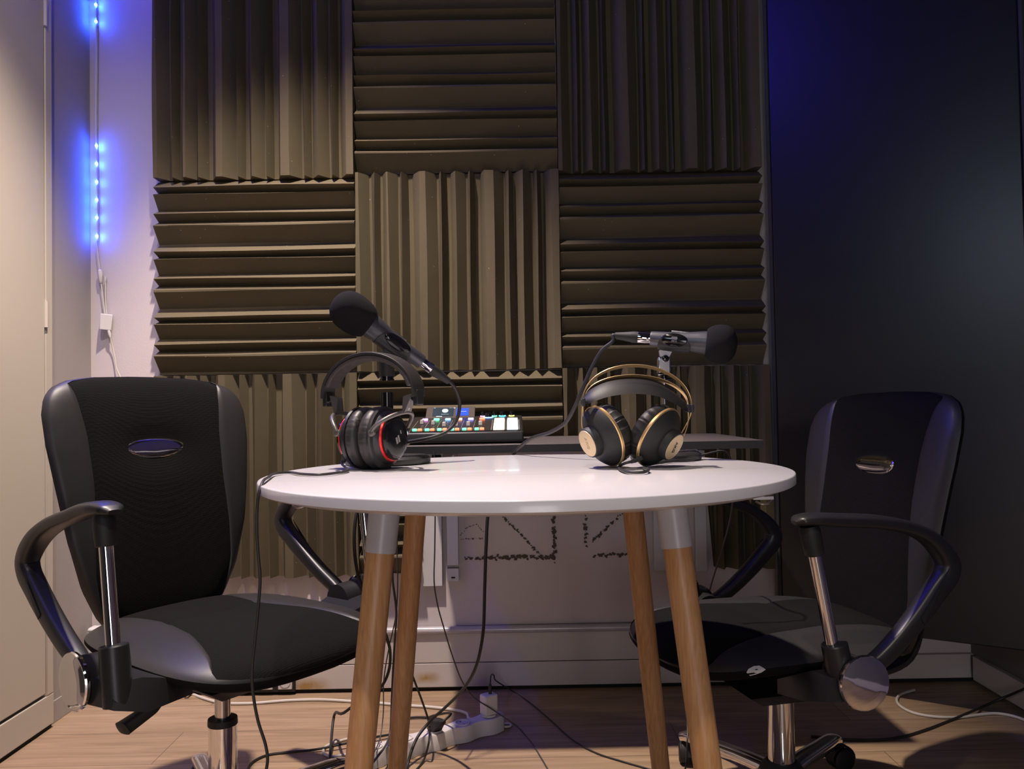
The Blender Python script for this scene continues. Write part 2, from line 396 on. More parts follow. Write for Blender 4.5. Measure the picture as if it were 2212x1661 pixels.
def foam(x0, x1, z0, z1, vertical, cut=None, label=''):
    """one foam tile; cut=(x, z): below z only the part left of x (or right of -x) is kept"""
    prof = prof_v if vertical else prof_h
    mb = MB(); L = 14
    rnd = random.Random(int(x0 * 1000) + int(z0 * 77))
    if vertical:
        strips = [(x0 + t * (x1 - x0), d) for t, d in prof]
        rows = []
        for x, d in strips:
            zb = z0
            if cut and ((cut[2] > 0 and x > cut[0]) or (cut[2] < 0 and x < cut[0])): zb = cut[1]
            ph = rnd.random() * 6
            rows.append([Vector((x + .0012 * math.sin(ph + 5 * k / L), YB - BASE_T - RIDGE_T * d + .0010 * math.sin(ph * 3 + 7 * k / L), zb + (z1 - zb) * k / L)) for k in range(L + 1)])
    else:
        rows = []
        for t, d in prof:
            z = z1 - t * (z1 - z0); xb = x1
            if cut and z < cut[1]: xb = cut[0]
            ph = rnd.random() * 6
            rows.append([Vector((x0 + (xb - x0) * k / L, YB - BASE_T - RIDGE_T * d + .0010 * math.sin(ph * 3 + 7 * k / L), z + .0012 * math.sin(ph + 5 * k / L))) for k in range(L + 1)])
    vs, fs = [], []
    n = len(rows)
    for r in rows: vs += r
    nb = len(vs)
    for r in rows: vs += [Vector((p.x, YB - .0005, p.z)) for p in r]
    W = L + 1
    for i in range(n - 1):
        for k in range(L):
            a, b, c, d = i * W + k, i * W + k + 1, (i + 1) * W + k + 1, (i + 1) * W + k
            fs += [(a, b, c, d), (nb + d, nb + c, nb + b, nb + a)]
        fs += [(i * W, (i + 1) * W, nb + (i + 1) * W, nb + i * W), (i * W + L, nb + i * W + L, nb + (i + 1) * W + L, (i + 1) * W + L)]
    for k in range(L):
        fs += [(k, nb + k, nb + k + 1, k + 1), ((n - 1) * W + k, (n - 1) * W + k + 1, nb + (n - 1) * W + k + 1, nb + (n - 1) * W + k)]
    o = mb.add(vs, fs).build('acoustic_foam_panel', 'foam', angle=12)
    return tag(o, label, 'foam panel', 'acoustic foam panels on the back wall')
cx = [-1.052, -.456, .149, .752]
g = .0015
foam(cx[0], cx[1] - g, 1.536, 2.13, True, label='dark wedge foam panel with vertical ridges, top left beside the blue lights')
foam(cx[1] + g, cx[2] - g, 1.545, 2.13, False, label='dark foam panel with horizontal ridges, top middle of the wall')
foam(cx[2] + g, cx[3], 1.536, 2.13, True, label='dark foam panel with vertical ridges, top right beside the black screen')
foam(cx[0], cx[1] - g, .952, 1.532, False, label='foam panel with horizontal ridges behind the left foam-covered microphone')
foam(cx[1] + g, cx[2] - g, .951, 1.541, True, label='brightest foam panel with vertical ridges, centre of the wall')
foam(cx[2] + g, cx[3], .954, 1.532, False, label='foam panel with horizontal ridges behind the right level microphone')
foam(cx[0], cx[1] - g, .350, .948, True, label='bottom foam panel with vertical ridges behind the left office chair')
foam(cx[1] + g, cx[2] - g, .350, .947, False, cut=(-.284, .735), label='bottom middle foam panel with horizontal ridges, cut off under the wall shelf')
foam(cx[2] + g, cx[3] + .008, .352, .950, True, cut=(.592, .735, -1), label='bottom right foam panel with vertical ridges behind the gold headphones')

# torn foam crumbs left on the bare wall below the shelf
mb = MB()
def crumbs(a, b, r, dens, jit):
    a, b = Vector(a), Vector(b); n = int((b - a).length * dens)
    for i in range(n):
        p = a.lerp(b, (i + random.random()) / n) + Vector((random.gauss(0, jit), 0, random.gauss(0, jit)))
        rr = r * random.uniform(.35, 1.25)
        pts = [p + Vector((random.uniform(-1, 1) * rr * 1.2, random.uniform(-1, .2) * rr * .5, random.uniform(-1, 1) * rr)) for _ in range(9)]
        mb.hull(pts)
w = lambda x, y: at(x, y, YB - .001)
for (x0, y0, x1, y1, r, dens, jit) in [(1002, 1206, 1200, 1203, .0065, 230, .003), (1196, 1100, 1197, 1212, .0060, 260, .0022), (1082, 1110, 1166, 1198, .0036, 300, .0016), (995, 1164, 1042, 1163, .0022, 260, .001), (994, 1157, 1010, 1138, .0020, 300, .001), (1010, 1138, 1030, 1133, .0020, 300, .001), (1030, 1133, 1043, 1148, .0020, 300, .001),
        (1265, 1105, 1265, 1180, .0050, 260, .002), (1278, 1170, 1345, 1108, .0038, 300, .0016), (1284, 1199, 1375, 1196, .0052, 240, .0025)]:
    crumbs(w(x0, y0), w(x1, y1), r, dens, jit)
o = mb.build('foam_residue', 'residue', flat=True); o['kind'] = 'stuff'
tag(o, 'dark crumbs of torn foam left in lines on the bare wall under the shelf', 'foam residue')

# ================================================================== BLACK CORNER SCREEN
sa = math.radians(-32.0)
sd = Vector((math.cos(sa), math.sin(sa), 0)); sn = Vector((sd.y, -sd.x, 0))
p0 = Vector((.775, 2.376, 0)); Ls = .628
scr = thing('acoustic_screen', 'tall plain black screen board set across the right corner behind a chair', 'screen', p0 + sd * Ls / 2 + Vector((0, 0, .2)))
rot = Matrix.Rotation(sa, 3, 'Z')
MB().box(p0 + sd * (Ls / 2) - sn * .022 + Vector((0, 0, 1.29)), (Ls, .044, 2.18), rot).build('board_panel', 'screenfab', scr, bev=.004)
MB().box(p0 - sd * .006 - sn * .024 + Vector((0, 0, 1.29)), (.011, .046, 2.18), rot).build('edge_strip', 'screenedge', scr, bev=.003)
MB().box(p0 + sd * (Ls + .006) - sn * .024 + Vector((0, 0, 1.29)), (.011, .046, 2.18), rot).build('edge_strip', 'screenedge', scr, bev=.003)

# ================================================================== BLUE LED STRIP
LX, LY = XL + .026, YB - .010
led = thing('led_light_strip', 'blue LED light strip running down the wall corner with a white control box', 'light strip', (LX, LY, .87))
zt = lambda y: at(211, y, LY).z
pts = [(LX + .0015 * math.sin(i * 1.3), LY, zt(520) + (ZC - .02 - zt(520)) * i / 16) for i in range(17)]
mb = MB()
for a, b in zip(pts, pts[1:]):
    mid = (Vector(a) + Vector(b)) / 2; d = (Vector(b) - Vector(a))
    mb.box(mid, (.009, .003, d.length + .001), d.to_track_quat('Z', 'Y').to_matrix() @ Matrix.Rotation(0, 3, 'Z'))
mb.build('tape', 'tape', led)
for y in (12, 48, 316, 355, 394, 432.5, 471, 511):
    MB().box((LX + .0005, LY - .0045, zt(y)), (.0050, .0050, .0050)).build('diode', 'led', led)
for y in (87, 126, 165, 204, 243, 280):
    MB().box((LX, LY - .0025, zt(y)), (.0040, .0020, .0040)).build('diode', 'leddim', led)
MB().cyl((LX + .006, LY - .010, 2.22), (LX + .006, LY - .010, ZC - .03), .0045, seg=10).build('lit_run', 'ledcorner', led)
MB().cyl((XL + .030, LY - .02, ZC - .03), (XL + .030, .4, ZC - .03), .0040, seg=10).build('lit_run', 'ledside', led)
MB().cyl((LX + .006, LY - .006, ZC - .03), (.75, LY - .006, ZC - .03), .0040, seg=10).build('lit_run', 'ledrun', led)
wl = lambda x, y, d=.012: at(x, y, YB - d)
MB().tube([wl(209, 522), wl(211, 545), wl(216, 585)], .0016).build('lead', 'whitecable', led)
MB().lathe([(0, .002), (.004, .0065), (.014, .0075), (.022, .0065), (.036, .006), (.042, .003)], wl(216, 582), wl(218, 612) - wl(216, 582), 16).build('connector', 'whiteplastic', led)
MB().lathe([(0, .003), (.014, .0034), (.018, .0016)], wl(228, 598), wl(227, 615) - wl(228, 598), 12).build('connector', 'whiteplastic', led)
MB().tube([wl(218, 610), wl(222, 638), wl(227, 678)], .0017).build('lead', 'whitecable', led)
MB().tube([wl(228, 610), wl(228, 645), wl(231, 678)], .0017).build('lead', 'whitecable', led)
c = (wl(214, 680, .018) + wl(244, 712, .018)) / 2
MB().box(c, (.033, .016, .048), Matrix.Rotation(math.radians(5), 3, 'Y') @ Matrix.Rotation(math.radians(28), 3, 'Z')).build('control_box', 'whiteplastic', led, bev=.002)
MB().lathe([(0, .0045), (.012, .0045), (.022, .002)], wl(235, 714, .018), wl(239, 732, .018) - wl(235, 714, .018), 14).build('plug', 'whiteplastic', led)
MB().tube([wl(238, 728, .018), wl(244, 752), wl(249, 775), wl(252, 795), wl(262, 820), wl(272, 880), wl(280, 990), wl(276, 1150, .03), wl(250, 1300, .035), wl(224, 1368, .045)], .0017).build('lead', 'whitecable', led)

# white power adapter box low on the wall in the left corner
pb = thing('wall_junction_box', 'small white plastic box low in the left wall corner behind the chair arm', 'wall box', wl(207, 1400, .03))
c = wl(206, 1386, .050)
MB().box(c, (.034, .040, .066)).build('box_body', 'whiteplastic', pb, bev=.009, seg=4)
MB().box(c + Vector((0, 0, .038)), (.030, .036, .012)).build('lid', 'whiteplastic', pb, bev=.006, seg=3)

# ================================================================== WALL SHELF
sh = thing('mounted_shelf', 'dark wall shelf on white brackets carrying the lit mixer', 'shelf', (.165, 2.2, .73))
SX0, SX1, SY0, SY1, SZ = -.258, .588, 1.905, 2.376, .751
MB().box(((SX0 + SX1) / 2, (SY0 + SY1) / 2, SZ - .0095), (SX1 - SX0, SY1 - SY0, .019)).build('board', 'shelf', sh, bev=.001)
MB().box(((SX0 + SX1) / 2, SY0 - .0006, SZ - .0098), (SX1 - SX0 - .0005, .0012, .0182)).build('edge_band', 'shelfedge', sh)
for bx, zb in ((-.185, .372), (.430, .345)):
    m = MB(); m.box((bx, YB - .0125, (zb + .706) / 2), (.034, .022, .706 - zb)); m.prism([(1.96, SZ - .044), (1.96, SZ - .0195), (2.370, SZ - .0195), (2.370, .706), (2.43, .700), (2.43, .64), (2.34, SZ - .046)], 'x', bx - .015, bx + .015)
    br = m.build('bracket', 'whitemetal', sh, bev=.001)
    MB().box((bx, 1.966, SZ - .033), (.022, .014, .018)).build('bracket_slot', 'gap', br)
ft = MB().box((-.185, YB - .010, .343), (.034, .018, .038)).build('bracket_foot', 'whitemetal', sh, bev=.001)
MB().box((-.185, YB - .020, .335), (.011, .003, .004)).build('slot', 'gap', ft)
tag(MB().box((-.247, YB - .011, .510), (.062, .021, .40)).build('cable_trunking', 'whitemetal', bev=.002), 'flat white vertical cable trunking on the wall under the shelf', 'trunking')

tag(MB().box((.554, YB - .011, .520), (.034, .021, .36)).build('cable_trunking', 'whitemetal', bev=.002), 'narrow white vertical trunking on the wall beside the right foam panel under the shelf', 'trunking')

# ================================================================== MIXER
mx = thing('audio_mixer', 'black podcast mixer with glowing coloured keys and tilted screen on the shelf', 'mixer', (-.125, 2.1, SZ))
MX0, MX1, MY0, MY1 = -.278, .026, 1.962, 2.245
ztop = lambda y: .7815 + .125 * (y - 1.97)
MB().prism([(MY0, SZ + .003), (MY0 - .002, SZ + .012), (MY0 + .004, ztop(MY0)), (MY1, ztop(MY1)), (MY1 + .004, SZ + .02), (MY1, SZ + .003)], 'x', MX0, MX1).build('body', 'mixer', mx, bev=.004, seg=3)
sl = math.atan(.125); rm = Matrix.Rotation(sl, 3, 'X')
def on(x, y, h=0.): return Vector((x, y, ztop(y) + h))
MB().box(on((MX0 + MX1) / 2, 2.10, .0006), (MX1 - MX0 - .02, .252, .0015), rm).build('top_panel', 'mixertop', mx)
pitch = .0305
xs = [at(895, 928, 1.985).x + pitch * i for i in range(-1, 6)]
cols = ['orange', 'pink', 'green', 'bluekey', 'orange', 'violet', 'redkey']
for i, x in enumerate(xs):
    if x < MX0 + .01: continue
    MB().box(on(x, 1.990, .003), (.0105, .0095, .005), rm).build('mute_key', 'green', mx, bev=.001)
    MB().box(on(x + .0128, 1.990, .003), (.0105, .0095, .005), rm).build('record_key', 'redkey', mx, bev=.001)
    MB().box(on(x + .0075, 2.165, .003), (.0145, .0120, .005), rm).build('channel_key', cols[i], mx, bev=.001)
    MB().box(on(x + .0065, 2.075, .0015), (.0016, .105, .0006), rm).build('fader_slot', 'gap', mx)
    yy = [2.09, 2.10, 2.085, 2.055, 2.058, 2.057, 2.062][i]
    MB().hull([on(x + .0065 + a, yy + b, h) for a, b, h in [(-.005, -.009, .002), (.005, -.009, .002), (-.005, .009, .002), (.005, .009, .002), (-.0042, -.007, .012), (.0042, -.007, .012), (-.0042, .007, .012), (.0042, .007, .012)]]).build('fader_cap', 'fadercap', mx, bev=.0008)
    MB().box(on(x - .0095, 2.075, .0016), (.0007, .165, .0003), rm).build('divider_line', 'fadercap', mx)
for cxp, mm in ((-.0345, 'padp'), (-.0005, 'padw')):
    for k in range(4):
        y = 1.998 + .043 * k
        MB().box(on(cxp, y, .004), (.0265, .036, .006), rm).build('pad', mm, mx, bev=.0015)
MB().box(on(-.0530, 2.063, .0016), (.0008, .175, .0004), rm).build('divider_line', 'fadercap', mx)
MB().box(on(.0165, 2.063, .0016), (.0008, .175, .0004), rm).build('divider_line', 'fadercap', mx)
for x, y, r, ring in ((at(1043, 896, 2.222).x, 2.222, .0055, 'pink'), (at(1055, 898, 2.20).x, 2.200, .0100, 'bluekey'), (at(1068, 896, 2.222).x, 2.222, .0055, 'green'), (at(1085, 896, 2.222).x, 2.222, .0070, 'cyan'), (at(1105, 895, 2.222).x, 2.222, .0058, 'yellow')):
    kb = MB().lathe([(0, r), (.010, r * .95), (.012, r * .8), (.012, 0)], on(x, y, .002), (0, -.125, 1), 24).build('knob', 'gloss', mx)
    MB().lathe([(0, r * 1.35), (.0022, r * 1.32), (.0026, r * 1.02)], on(x, y, .001), (0, -.125, 1), 24).build('light_ring', ring, kb)
# tilted screen at the back
s0, s1 = at(917, 904, 2.205), at(1025, 903, 2.205); s2, s3 = at(1027, 877, 2.250), at(924, 879, 2.250)
ex = (s1 - s0); W_ = ex.length; ex.normalize(); ey = (s3 - s0); ey -= ex * ey.dot(ex); Hs = ey.length; ey.normalize(); ez = ex.cross(ey)
so = (s0 + s1 + s2 + s3) / 4; R3 = Matrix((ex, ey, ez)).transposed()
scn = MB().box(so - ez * .004, (W_ - .002, Hs, .008), R3).build('screen', 'bezel', mx, bev=.0015)
def sq(cx_, cy_, w_, h_, m, n='display'): return MB().box(so + ex * cx_ * W_ + ey * cy_ * Hs + ez * .0006, (w_ * W_, h_ * Hs, .0008), R3).build(n, m, scn)
sq(-.15, .02, .42, .72, 'screenglass'); sq(.24, .02, .25, .62, 'scrblue', 'menu_tile')
MB().lathe([(0, .0085), (.0008, .0085), (.0008, .0058), (0, .0058)], so + ex * -.11 * W_ + ey * .10 * Hs + ez * .0014, ez, 24, mod=lambda a, r, th: (r, a)).build('menu_icon', 'scrwhite', scn)
sq(-.11, -.18, .16, .035, 'scrwhite', 'menu_line'); sq(.24, .05, .16, .03, 'scrwhite', 'menu_line'); sq(-.33, .36, .04, .05, 'scrwhite', 'menu_line'); sq(-.22, -.36, .12, .03, 'scrwhite', 'menu_line'); sq(.03, .36, .12, .03, 'scrwhite', 'menu_line')

# ================================================================== ROUND TABLE
TX, TY, TR, TZ = .018, 1.2775, .4025, .74
tb = thing('round_table', 'round white extending table on splayed beech legs', 'table', (TX, TY, 0))
sang = math.radians(6.5); sdir = Vector((math.cos(sang), math.sin(sang), 0)); snor = Vector((-sdir.y, sdir.x, 0)); soff = -.078
def leaf(side):
    th0 = math.asin(soff / TR)
    if side > 0: arc = [th0 + (PI - 2 * th0) * i / 72 for i in range(73)]
    else: arc = [PI - th0 + (PI + 2 * th0) * i / 72 for i in range(73)]
    prof = [(.0, -.0205), (-.022, -.0205), (-.0035, -.0155), (0, -.0135), (0, -.0022), (-.0007, -.0006), (-.0022, 0)]
    vs, fs = [], []
    C0 = Vector((TX, TY, TZ)); gap = snor * (.0004 * side)
    for dr, dz in prof[1:]:
        for a in arc:
            vs.append(C0 + gap + sdir * ((TR + dr) * math.cos(a)) + snor * ((TR + dr) * math.sin(a) if True else 0) + Vector((0, 0, dz)))
    n = len(arc); R = len(prof) - 1
    # clamp the two ends on the seam line
    for r in range(R):
        for k in (0, n - 1):
            v = vs[r * n + k]; d = (v - C0 - gap).dot(snor) - soff; vs[r * n + k] = v - snor * d
    for r in range(R - 1):
        for k in range(n - 1): fs.append((r * n + k, r * n + k + 1, (r + 1) * n + k + 1, (r + 1) * n + k))
    fs.append(tuple(range(n))[::-1]); fs.append(tuple((R - 1) * n + k for k in range(n)))
    fs.append(tuple([r * n for r in range(R)] + [r * n + n - 1 for r in reversed(range(R))]))
    return MB().add(vs, fs).build('tabletop_leaf', 'whitelam', tb, angle=50)
leaf(1); leaf(-1)
for sx in (-1, 1):
    for sy in (-1, 1):
        top = Vector((TX + .19 * sx, TY + .19 * sy, TZ - .020)); foot = Vector((TX + .2615 * sx, TY + .2615 * sy, 0))
        d = (foot - top).normalized(); L = (foot - top).length
        lg = MB().lathe([(.030, .0175), (.066, .0188), (L * .55, .0182), (L - .004, .0155), (L, .0150)], top, d, 40).build('leg', 'beech', tb)
        if sy < 0:
            MB().lathe([(0, .0212), (.070, .0206), (.0705, .0195), (.0705, .010)], top, d, 40).build('collar', 'whitemetal', lg)
        else:
            MB().lathe([(0, .0188), (.040, .0186)], top, d, 32).build('collar', 'beech', lg)
MB().box((TX, TY + .02, TZ - .031), (.40, .42, .020)).build('support_rail', 'whitemetal', tb, bev=.002)
for x, y in ((651, 1086), (1646, 1078)):
    p = atz(x, y, TZ - .025)
    m = MB(); m.box(p + Vector((0, 0, .002)), (.026, .014, .004)); m.tube([p + Vector((-.010, -.006, -.002)), p + Vector((-.004, -.010, -.005)), p + Vector((.006, -.009, -.004)), p + Vector((.012, -.004, 0))], .0016)
    m.build('latch', 'steel', tb)

# ================================================================== MICROPHONES AND STANDS
def stand(px_x, px_y, D, r_base, label, top_z, short):
    base = Vector((at(px_x, px_y, D).x, D, TZ + .0004))
    st = thing('microphone_stand', label, 'microphone stand', base, 0, 'desk microphone stands')
    MB().lathe([(0, r_base - .002), (.003, r_base), (.010, r_base), (.0145, r_base - .006), (.015, r_base - .020), (.0135, r_base - .030), (.0135, 0)], base, (0, 0, 1), 64).build('base', 'standmetal', st)
    if not short:
        MB().cyl(base + Vector((0, 0, .012)), base + Vector((0, 0, top_z - TZ - .03)), .0112).build('pole', 'gloss', st)
        zz = at(838, 818, D).z
        MB().lathe([(0, .0112), (.0, .0135), (.004, .0135), (.004, .0118), (.006, .0118), (.006, .0132), (.009, .0132)], (base.x, D, zz - .004), (0, 0, 1)).build('locking_ring', 'gloss', st)
        MB().cyl((base.x, D, zz + .004), (base.x, D, zz + .046), .0142).build('grip', 'matteplastic', st)
    else:
        MB().cyl(base + Vector((0, 0, .012)), (base.x, D, at(1437, 812, D).z), .0032).build('pole', 'chromed', st)
        MB().lathe([(0, .004), (.001, .013), (.004, .013), (.005, .006), (.010, .006), (.011, .014), (.014, .014), (.015, .006)], (base.x, D, at(1437, 822, D).z), (0, 0, 1)).build('locking_ring', 'gloss', st)
    return st, base
stL, bL = stand(838, 980, 1.484, .0775, 'black stand with thick pole behind the red-ringed headphones', .90, False)
stR, bR = stand(1438, 985, 1.455, .0630, 'small black stand with silver joint behind the gold headphones', .90, True)

def mic(label, P_col, P_tail, hw_col, hw_tail, foam_len, foam_r, boot_end, clip_c, stand_obj, ring_n):
    ax = (P_col - P_tail).normalized(); L = (P_col - P_tail).length
    mc = thing('microphone', label, 'microphone', (P_col + P_tail) / 2 - Vector((0, 0, .03)), 0, 'table microphones')
    MB().lathe([(0, .006), (0, hw_tail * .96), (.003, hw_tail), (L * .35, hw_tail * 1.08), (L * .60, hw_tail * 1.22), (L * .80, hw_col * .90), (L * .93, hw_col * .99), (L, hw_col), (L + .004, hw_col)], P_tail, ax, 48).build('body', 'micmetal', mc)
    fl, fr = foam_len, foam_r
    prof = [(.000, hw_col * .9), (-.004, hw_col * 1.12), (-.002, fr * .76), (fl * .10, fr * .90), (fl * .28, fr * .98), (fl * .48, fr), (fl * .66, fr * .95), (fl * .82, fr * .79), (fl * .93, fr * .53), (fl * .985, fr * .25), (fl, 0)]
    Ps = spline([(a, r, 0) for a, r in prof], 4)
    MB().lathe([(p.x, max(p.y, 0)) for p in Ps[:-1]] + [(fl, 0)], P_col, ax, 56).build('foam_windscreen', 'windscreen', mc)
    up = Vector((0, 0, 1)); up = (up - ax * up.dot(ax)).normalized(); toward = ax.cross(up); toward = toward if toward.y < 0 else -toward
    MB().box(P_tail + ax * (L * .52) + up * (hw_tail * 1.17), (.034, .010, .003), frame((0, 0, 0), ax, toward, up).to_3x3()).build('switch', 'steel', mc, bev=.001)
    return mc, ax, up, toward, L
# left microphone, tilted up to the left
PcL, PtL = at(794, 699, 1.462), at(911, 782, 1.500)
mL, axL, upL, twL, LL = mic('black microphone with foam ball tilted up above the red-ringed headphones', PcL, PtL, .0230, .0132, .074, .0362, None, None, stL, 0)
PcR, PtR = at(1530, 741, 1.440), at(1405, 731, 1.462)
mR, axR, upR, twR, LR = mic('black microphone with foam ball lying level above the gold headphones', PcR, PtR, .0208, .0132, .050, .0345, None, None, stR, 0)
def clip(st, mid, ax, tw, up, r, logo, half):
    """plastic cradle around the handle, part of the stand"""
    m = MB()
    dn = -up
    n = 15; rows = []
    vs, fs = [], []
    for i in range(n):
        a = -1 + 2 * i / (n - 1); half_w = math.sqrt(max(0, 1 - a * a * .92))
        th_max = math.radians(40 + 78 * half_w); row_o = []
        for k in range(25):
            th = -th_max + 2 * th_max * k / 24
            dirv = dn * math.cos(th) + tw * math.sin(th)
            for rr in (r + .0004, r + .0046): row_o.append(mid + ax * (a * half) + dirv * rr)
        rows.append(row_o)
    w_ = 50
    for rr in rows: vs += rr
    for i in range(n - 1):
        for k in range(24):
            for s_ in (0, 1):
                a, b, c, d = i * w_ + 2 * k + s_, i * w_ + 2 * k + 2 + s_, (i + 1) * w_ + 2 * k + 2 + s_, (i + 1) * w_ + 2 * k + s_
                fs.append((a, b, c, d) if s_ else (d, c, b, a))
        for k in (0, 24):
            a, b, c, d = i * w_ + 2 * k, i * w_ + 2 * k + 1, (i + 1) * w_ + 2 * k + 1, (i + 1) * w_ + 2 * k
            fs.append((a, b, c, d))
    for i in (0, n - 1):
        for k in range(24): fs.append((i * w_ + 2 * k, i * w_ + 2 * k + 1, i * w_ + 2 * k + 3, i * w_ + 2 * k + 2))
    cl = m.add(vs, fs).build('clip', 'plastic', st)
    # oval pad on the side that faces the room
    q = mid + tw * (r + .0046) + dn * .001
    vs = [q + tw * .0018]; fs = []
    N = 36
    for rr, dd in ((.6, .0016), (.9, .0009), (1.0, -.0012)):
        for k in range(N):
            th = 2 * PI * k / N; e = half * .84 * math.cos(th) * rr; f_ = .0122 * math.sin(th) * rr
            vs.append(q + ax * e + up * f_ + tw * (dd - (f_ / (r + .005)) ** 2 * (r + .005) * .5))
    for k in range(N):
        fs.append((0, 1 + k, 1 + (k + 1) % N))
        for j in range(2): fs.append((1 + j * N + k, 1 + (j + 1) * N + k, 1 + (j + 1) * N + (k + 1) % N, 1 + j * N + (k + 1) % N))
    MB().add(vs, fs).build('clip_pad', 'gloss', cl)
    if logo:
        fr = frame(q + tw * .0023 - up * .0022, ax if ax.x > 0 else -ax, up, tw)
        text_mesh('logo', 'AKG', .0050, .0002, 'silverink', fr, cl)
        for dx_ in (-.0028, 0, .0028):
            MB().lathe([(0, .0026), (.0003, .0026), (.0003, .0022), (0, .0022)], q + tw * .0018 + up * .0032 + ax * dx_, tw, 20).build('logo_ring', 'silverink', cl)
    return cl
midL = PtL + axL * (LL * .50)
clip(stL, midL, axL, twL, upL, .0175, False, .034)
mj = MB().hull([midL - upL * .020 + axL * a + twL * b for a in (-.012, .012) for b in (-.007, .007)] + [Vector((bL.x + a, bL.y + b, at(838, 790, 1.484).z)) for a in (-.009, .009) for b in (-.007, .007)])
mj.build('joint', 'matteplastic', stL, bev=.001)
midR = at(1457, 735, 1.452)
clip(stR, midR, axR, twR, upR, .0168, True, .028)
jz = at(1437, 812, 1.455).z
MB().hull([Vector((bR.x + a, bR.y + b, z)) for a in (-.0115, .0115) for b in (-.008, .008) for z in (jz, at(1437, 770, 1.455).z)]).build('joint', 'chromed', stR, bev=.0035, seg=4)
MB().lathe([(0, .0062), (.0015, .0062), (.0025, .004), (.0025, 0)], (bR.x + .002, bR.y - .0085, at(1438, 775, 1.455).z), (0, -1, 0), 20).build('screw', 'gloss', stR)
MB().hull([Vector((bR.x + a, bR.y + b, at(1437, y, 1.455).z)) for a, y in ((-.008, 752), (.018, 752), (-.006, 775), (.007, 778)) for b in (-.005, .005)]).build('joint_plate', 'whitemetal', stR)

def xlr_cable(label, tail, ax, pts, rad):
    cb = thing('microphone_cable', label, 'cable', tail - Vector((0, 0, .02)), 0, 'microphone cables')
    a = -ax
    pl = MB().lathe([(-.004, .0095), (.004, .0095), (.005, .0100), (.020, .0100), (.0202, .0104), (.0220, .0104)], tail, a, 32).build('plug_shell', 'chrome', cb)
    MB().lathe([(.022, .0104), (.032, .0104), (.036, .0096), (.056, .0068), (.064, .0060), (.064, .003)], tail, a, 32).build('plug_boot', 'rubber', cb)
    MB().tube([tail + a * .060, tail + a * .068] + pts, rad, 12).build('wire', 'cable', cb)
    return cb
T = TZ + .0035
xlr_cable('black cable looping from the tilted microphone down behind the table', PtL, axL,
    [at(985, 843, 1.53), at(993, 872, 1.54), at(986, 908, 1.54), at(965, 932, 1.53), at(935, 944, 1.52), at(895, 952, 1.53), at(862, 958, 1.56), at(838, 968, 1.64), at(822, 985, 1.69), at(800, 1040, 1.66), at(776, 1090, 1.63), at(767, 1130, 1.62), at(766, 1190, 1.62), at(776, 1250, 1.64), at(806, 1310, 1.68), at(833, 1370, 1.73), at(843, 1410, 1.77), at(838, 1455, 1.81), at(818, 1490, 1.84), at(770, 1520, 1.88), at(742, 1540, 1.92), atz(722, 1590, .012) + Vector((0, 0, .05)), atz(712, 1640, .005), atz(700, 1700, .005)], .0034)
xlr_cable('black cable arching from the level microphone over the table edge to the floor', PtR, axR,
    [at(1325, 735, 1.475), at(1300, 757, 1.48), at(1278, 795, 1.485), at(1258, 840, 1.49), at(1240, 882, 1.50), at(1222, 912, 1.52), at(1190, 933, 1.56), at(1150, 946, 1.61), at(1122, 967, 1.67), at(1103, 990, 1.70), at(1075, 1045, 1.71), at(1056, 1100, 1.71), at(1050, 1180, 1.71), at(1047, 1270, 1.72), at(1043, 1370, 1.74), at(1028, 1440, 1.78), at(1003, 1485, 1.84), at(965, 1525, 1.94), atz(925, 1562, .075), atz(902, 1592, .052), atz(889, 1622, .030), atz(880, 1655, .0045), atz(872, 1700, .0045)], .0036)

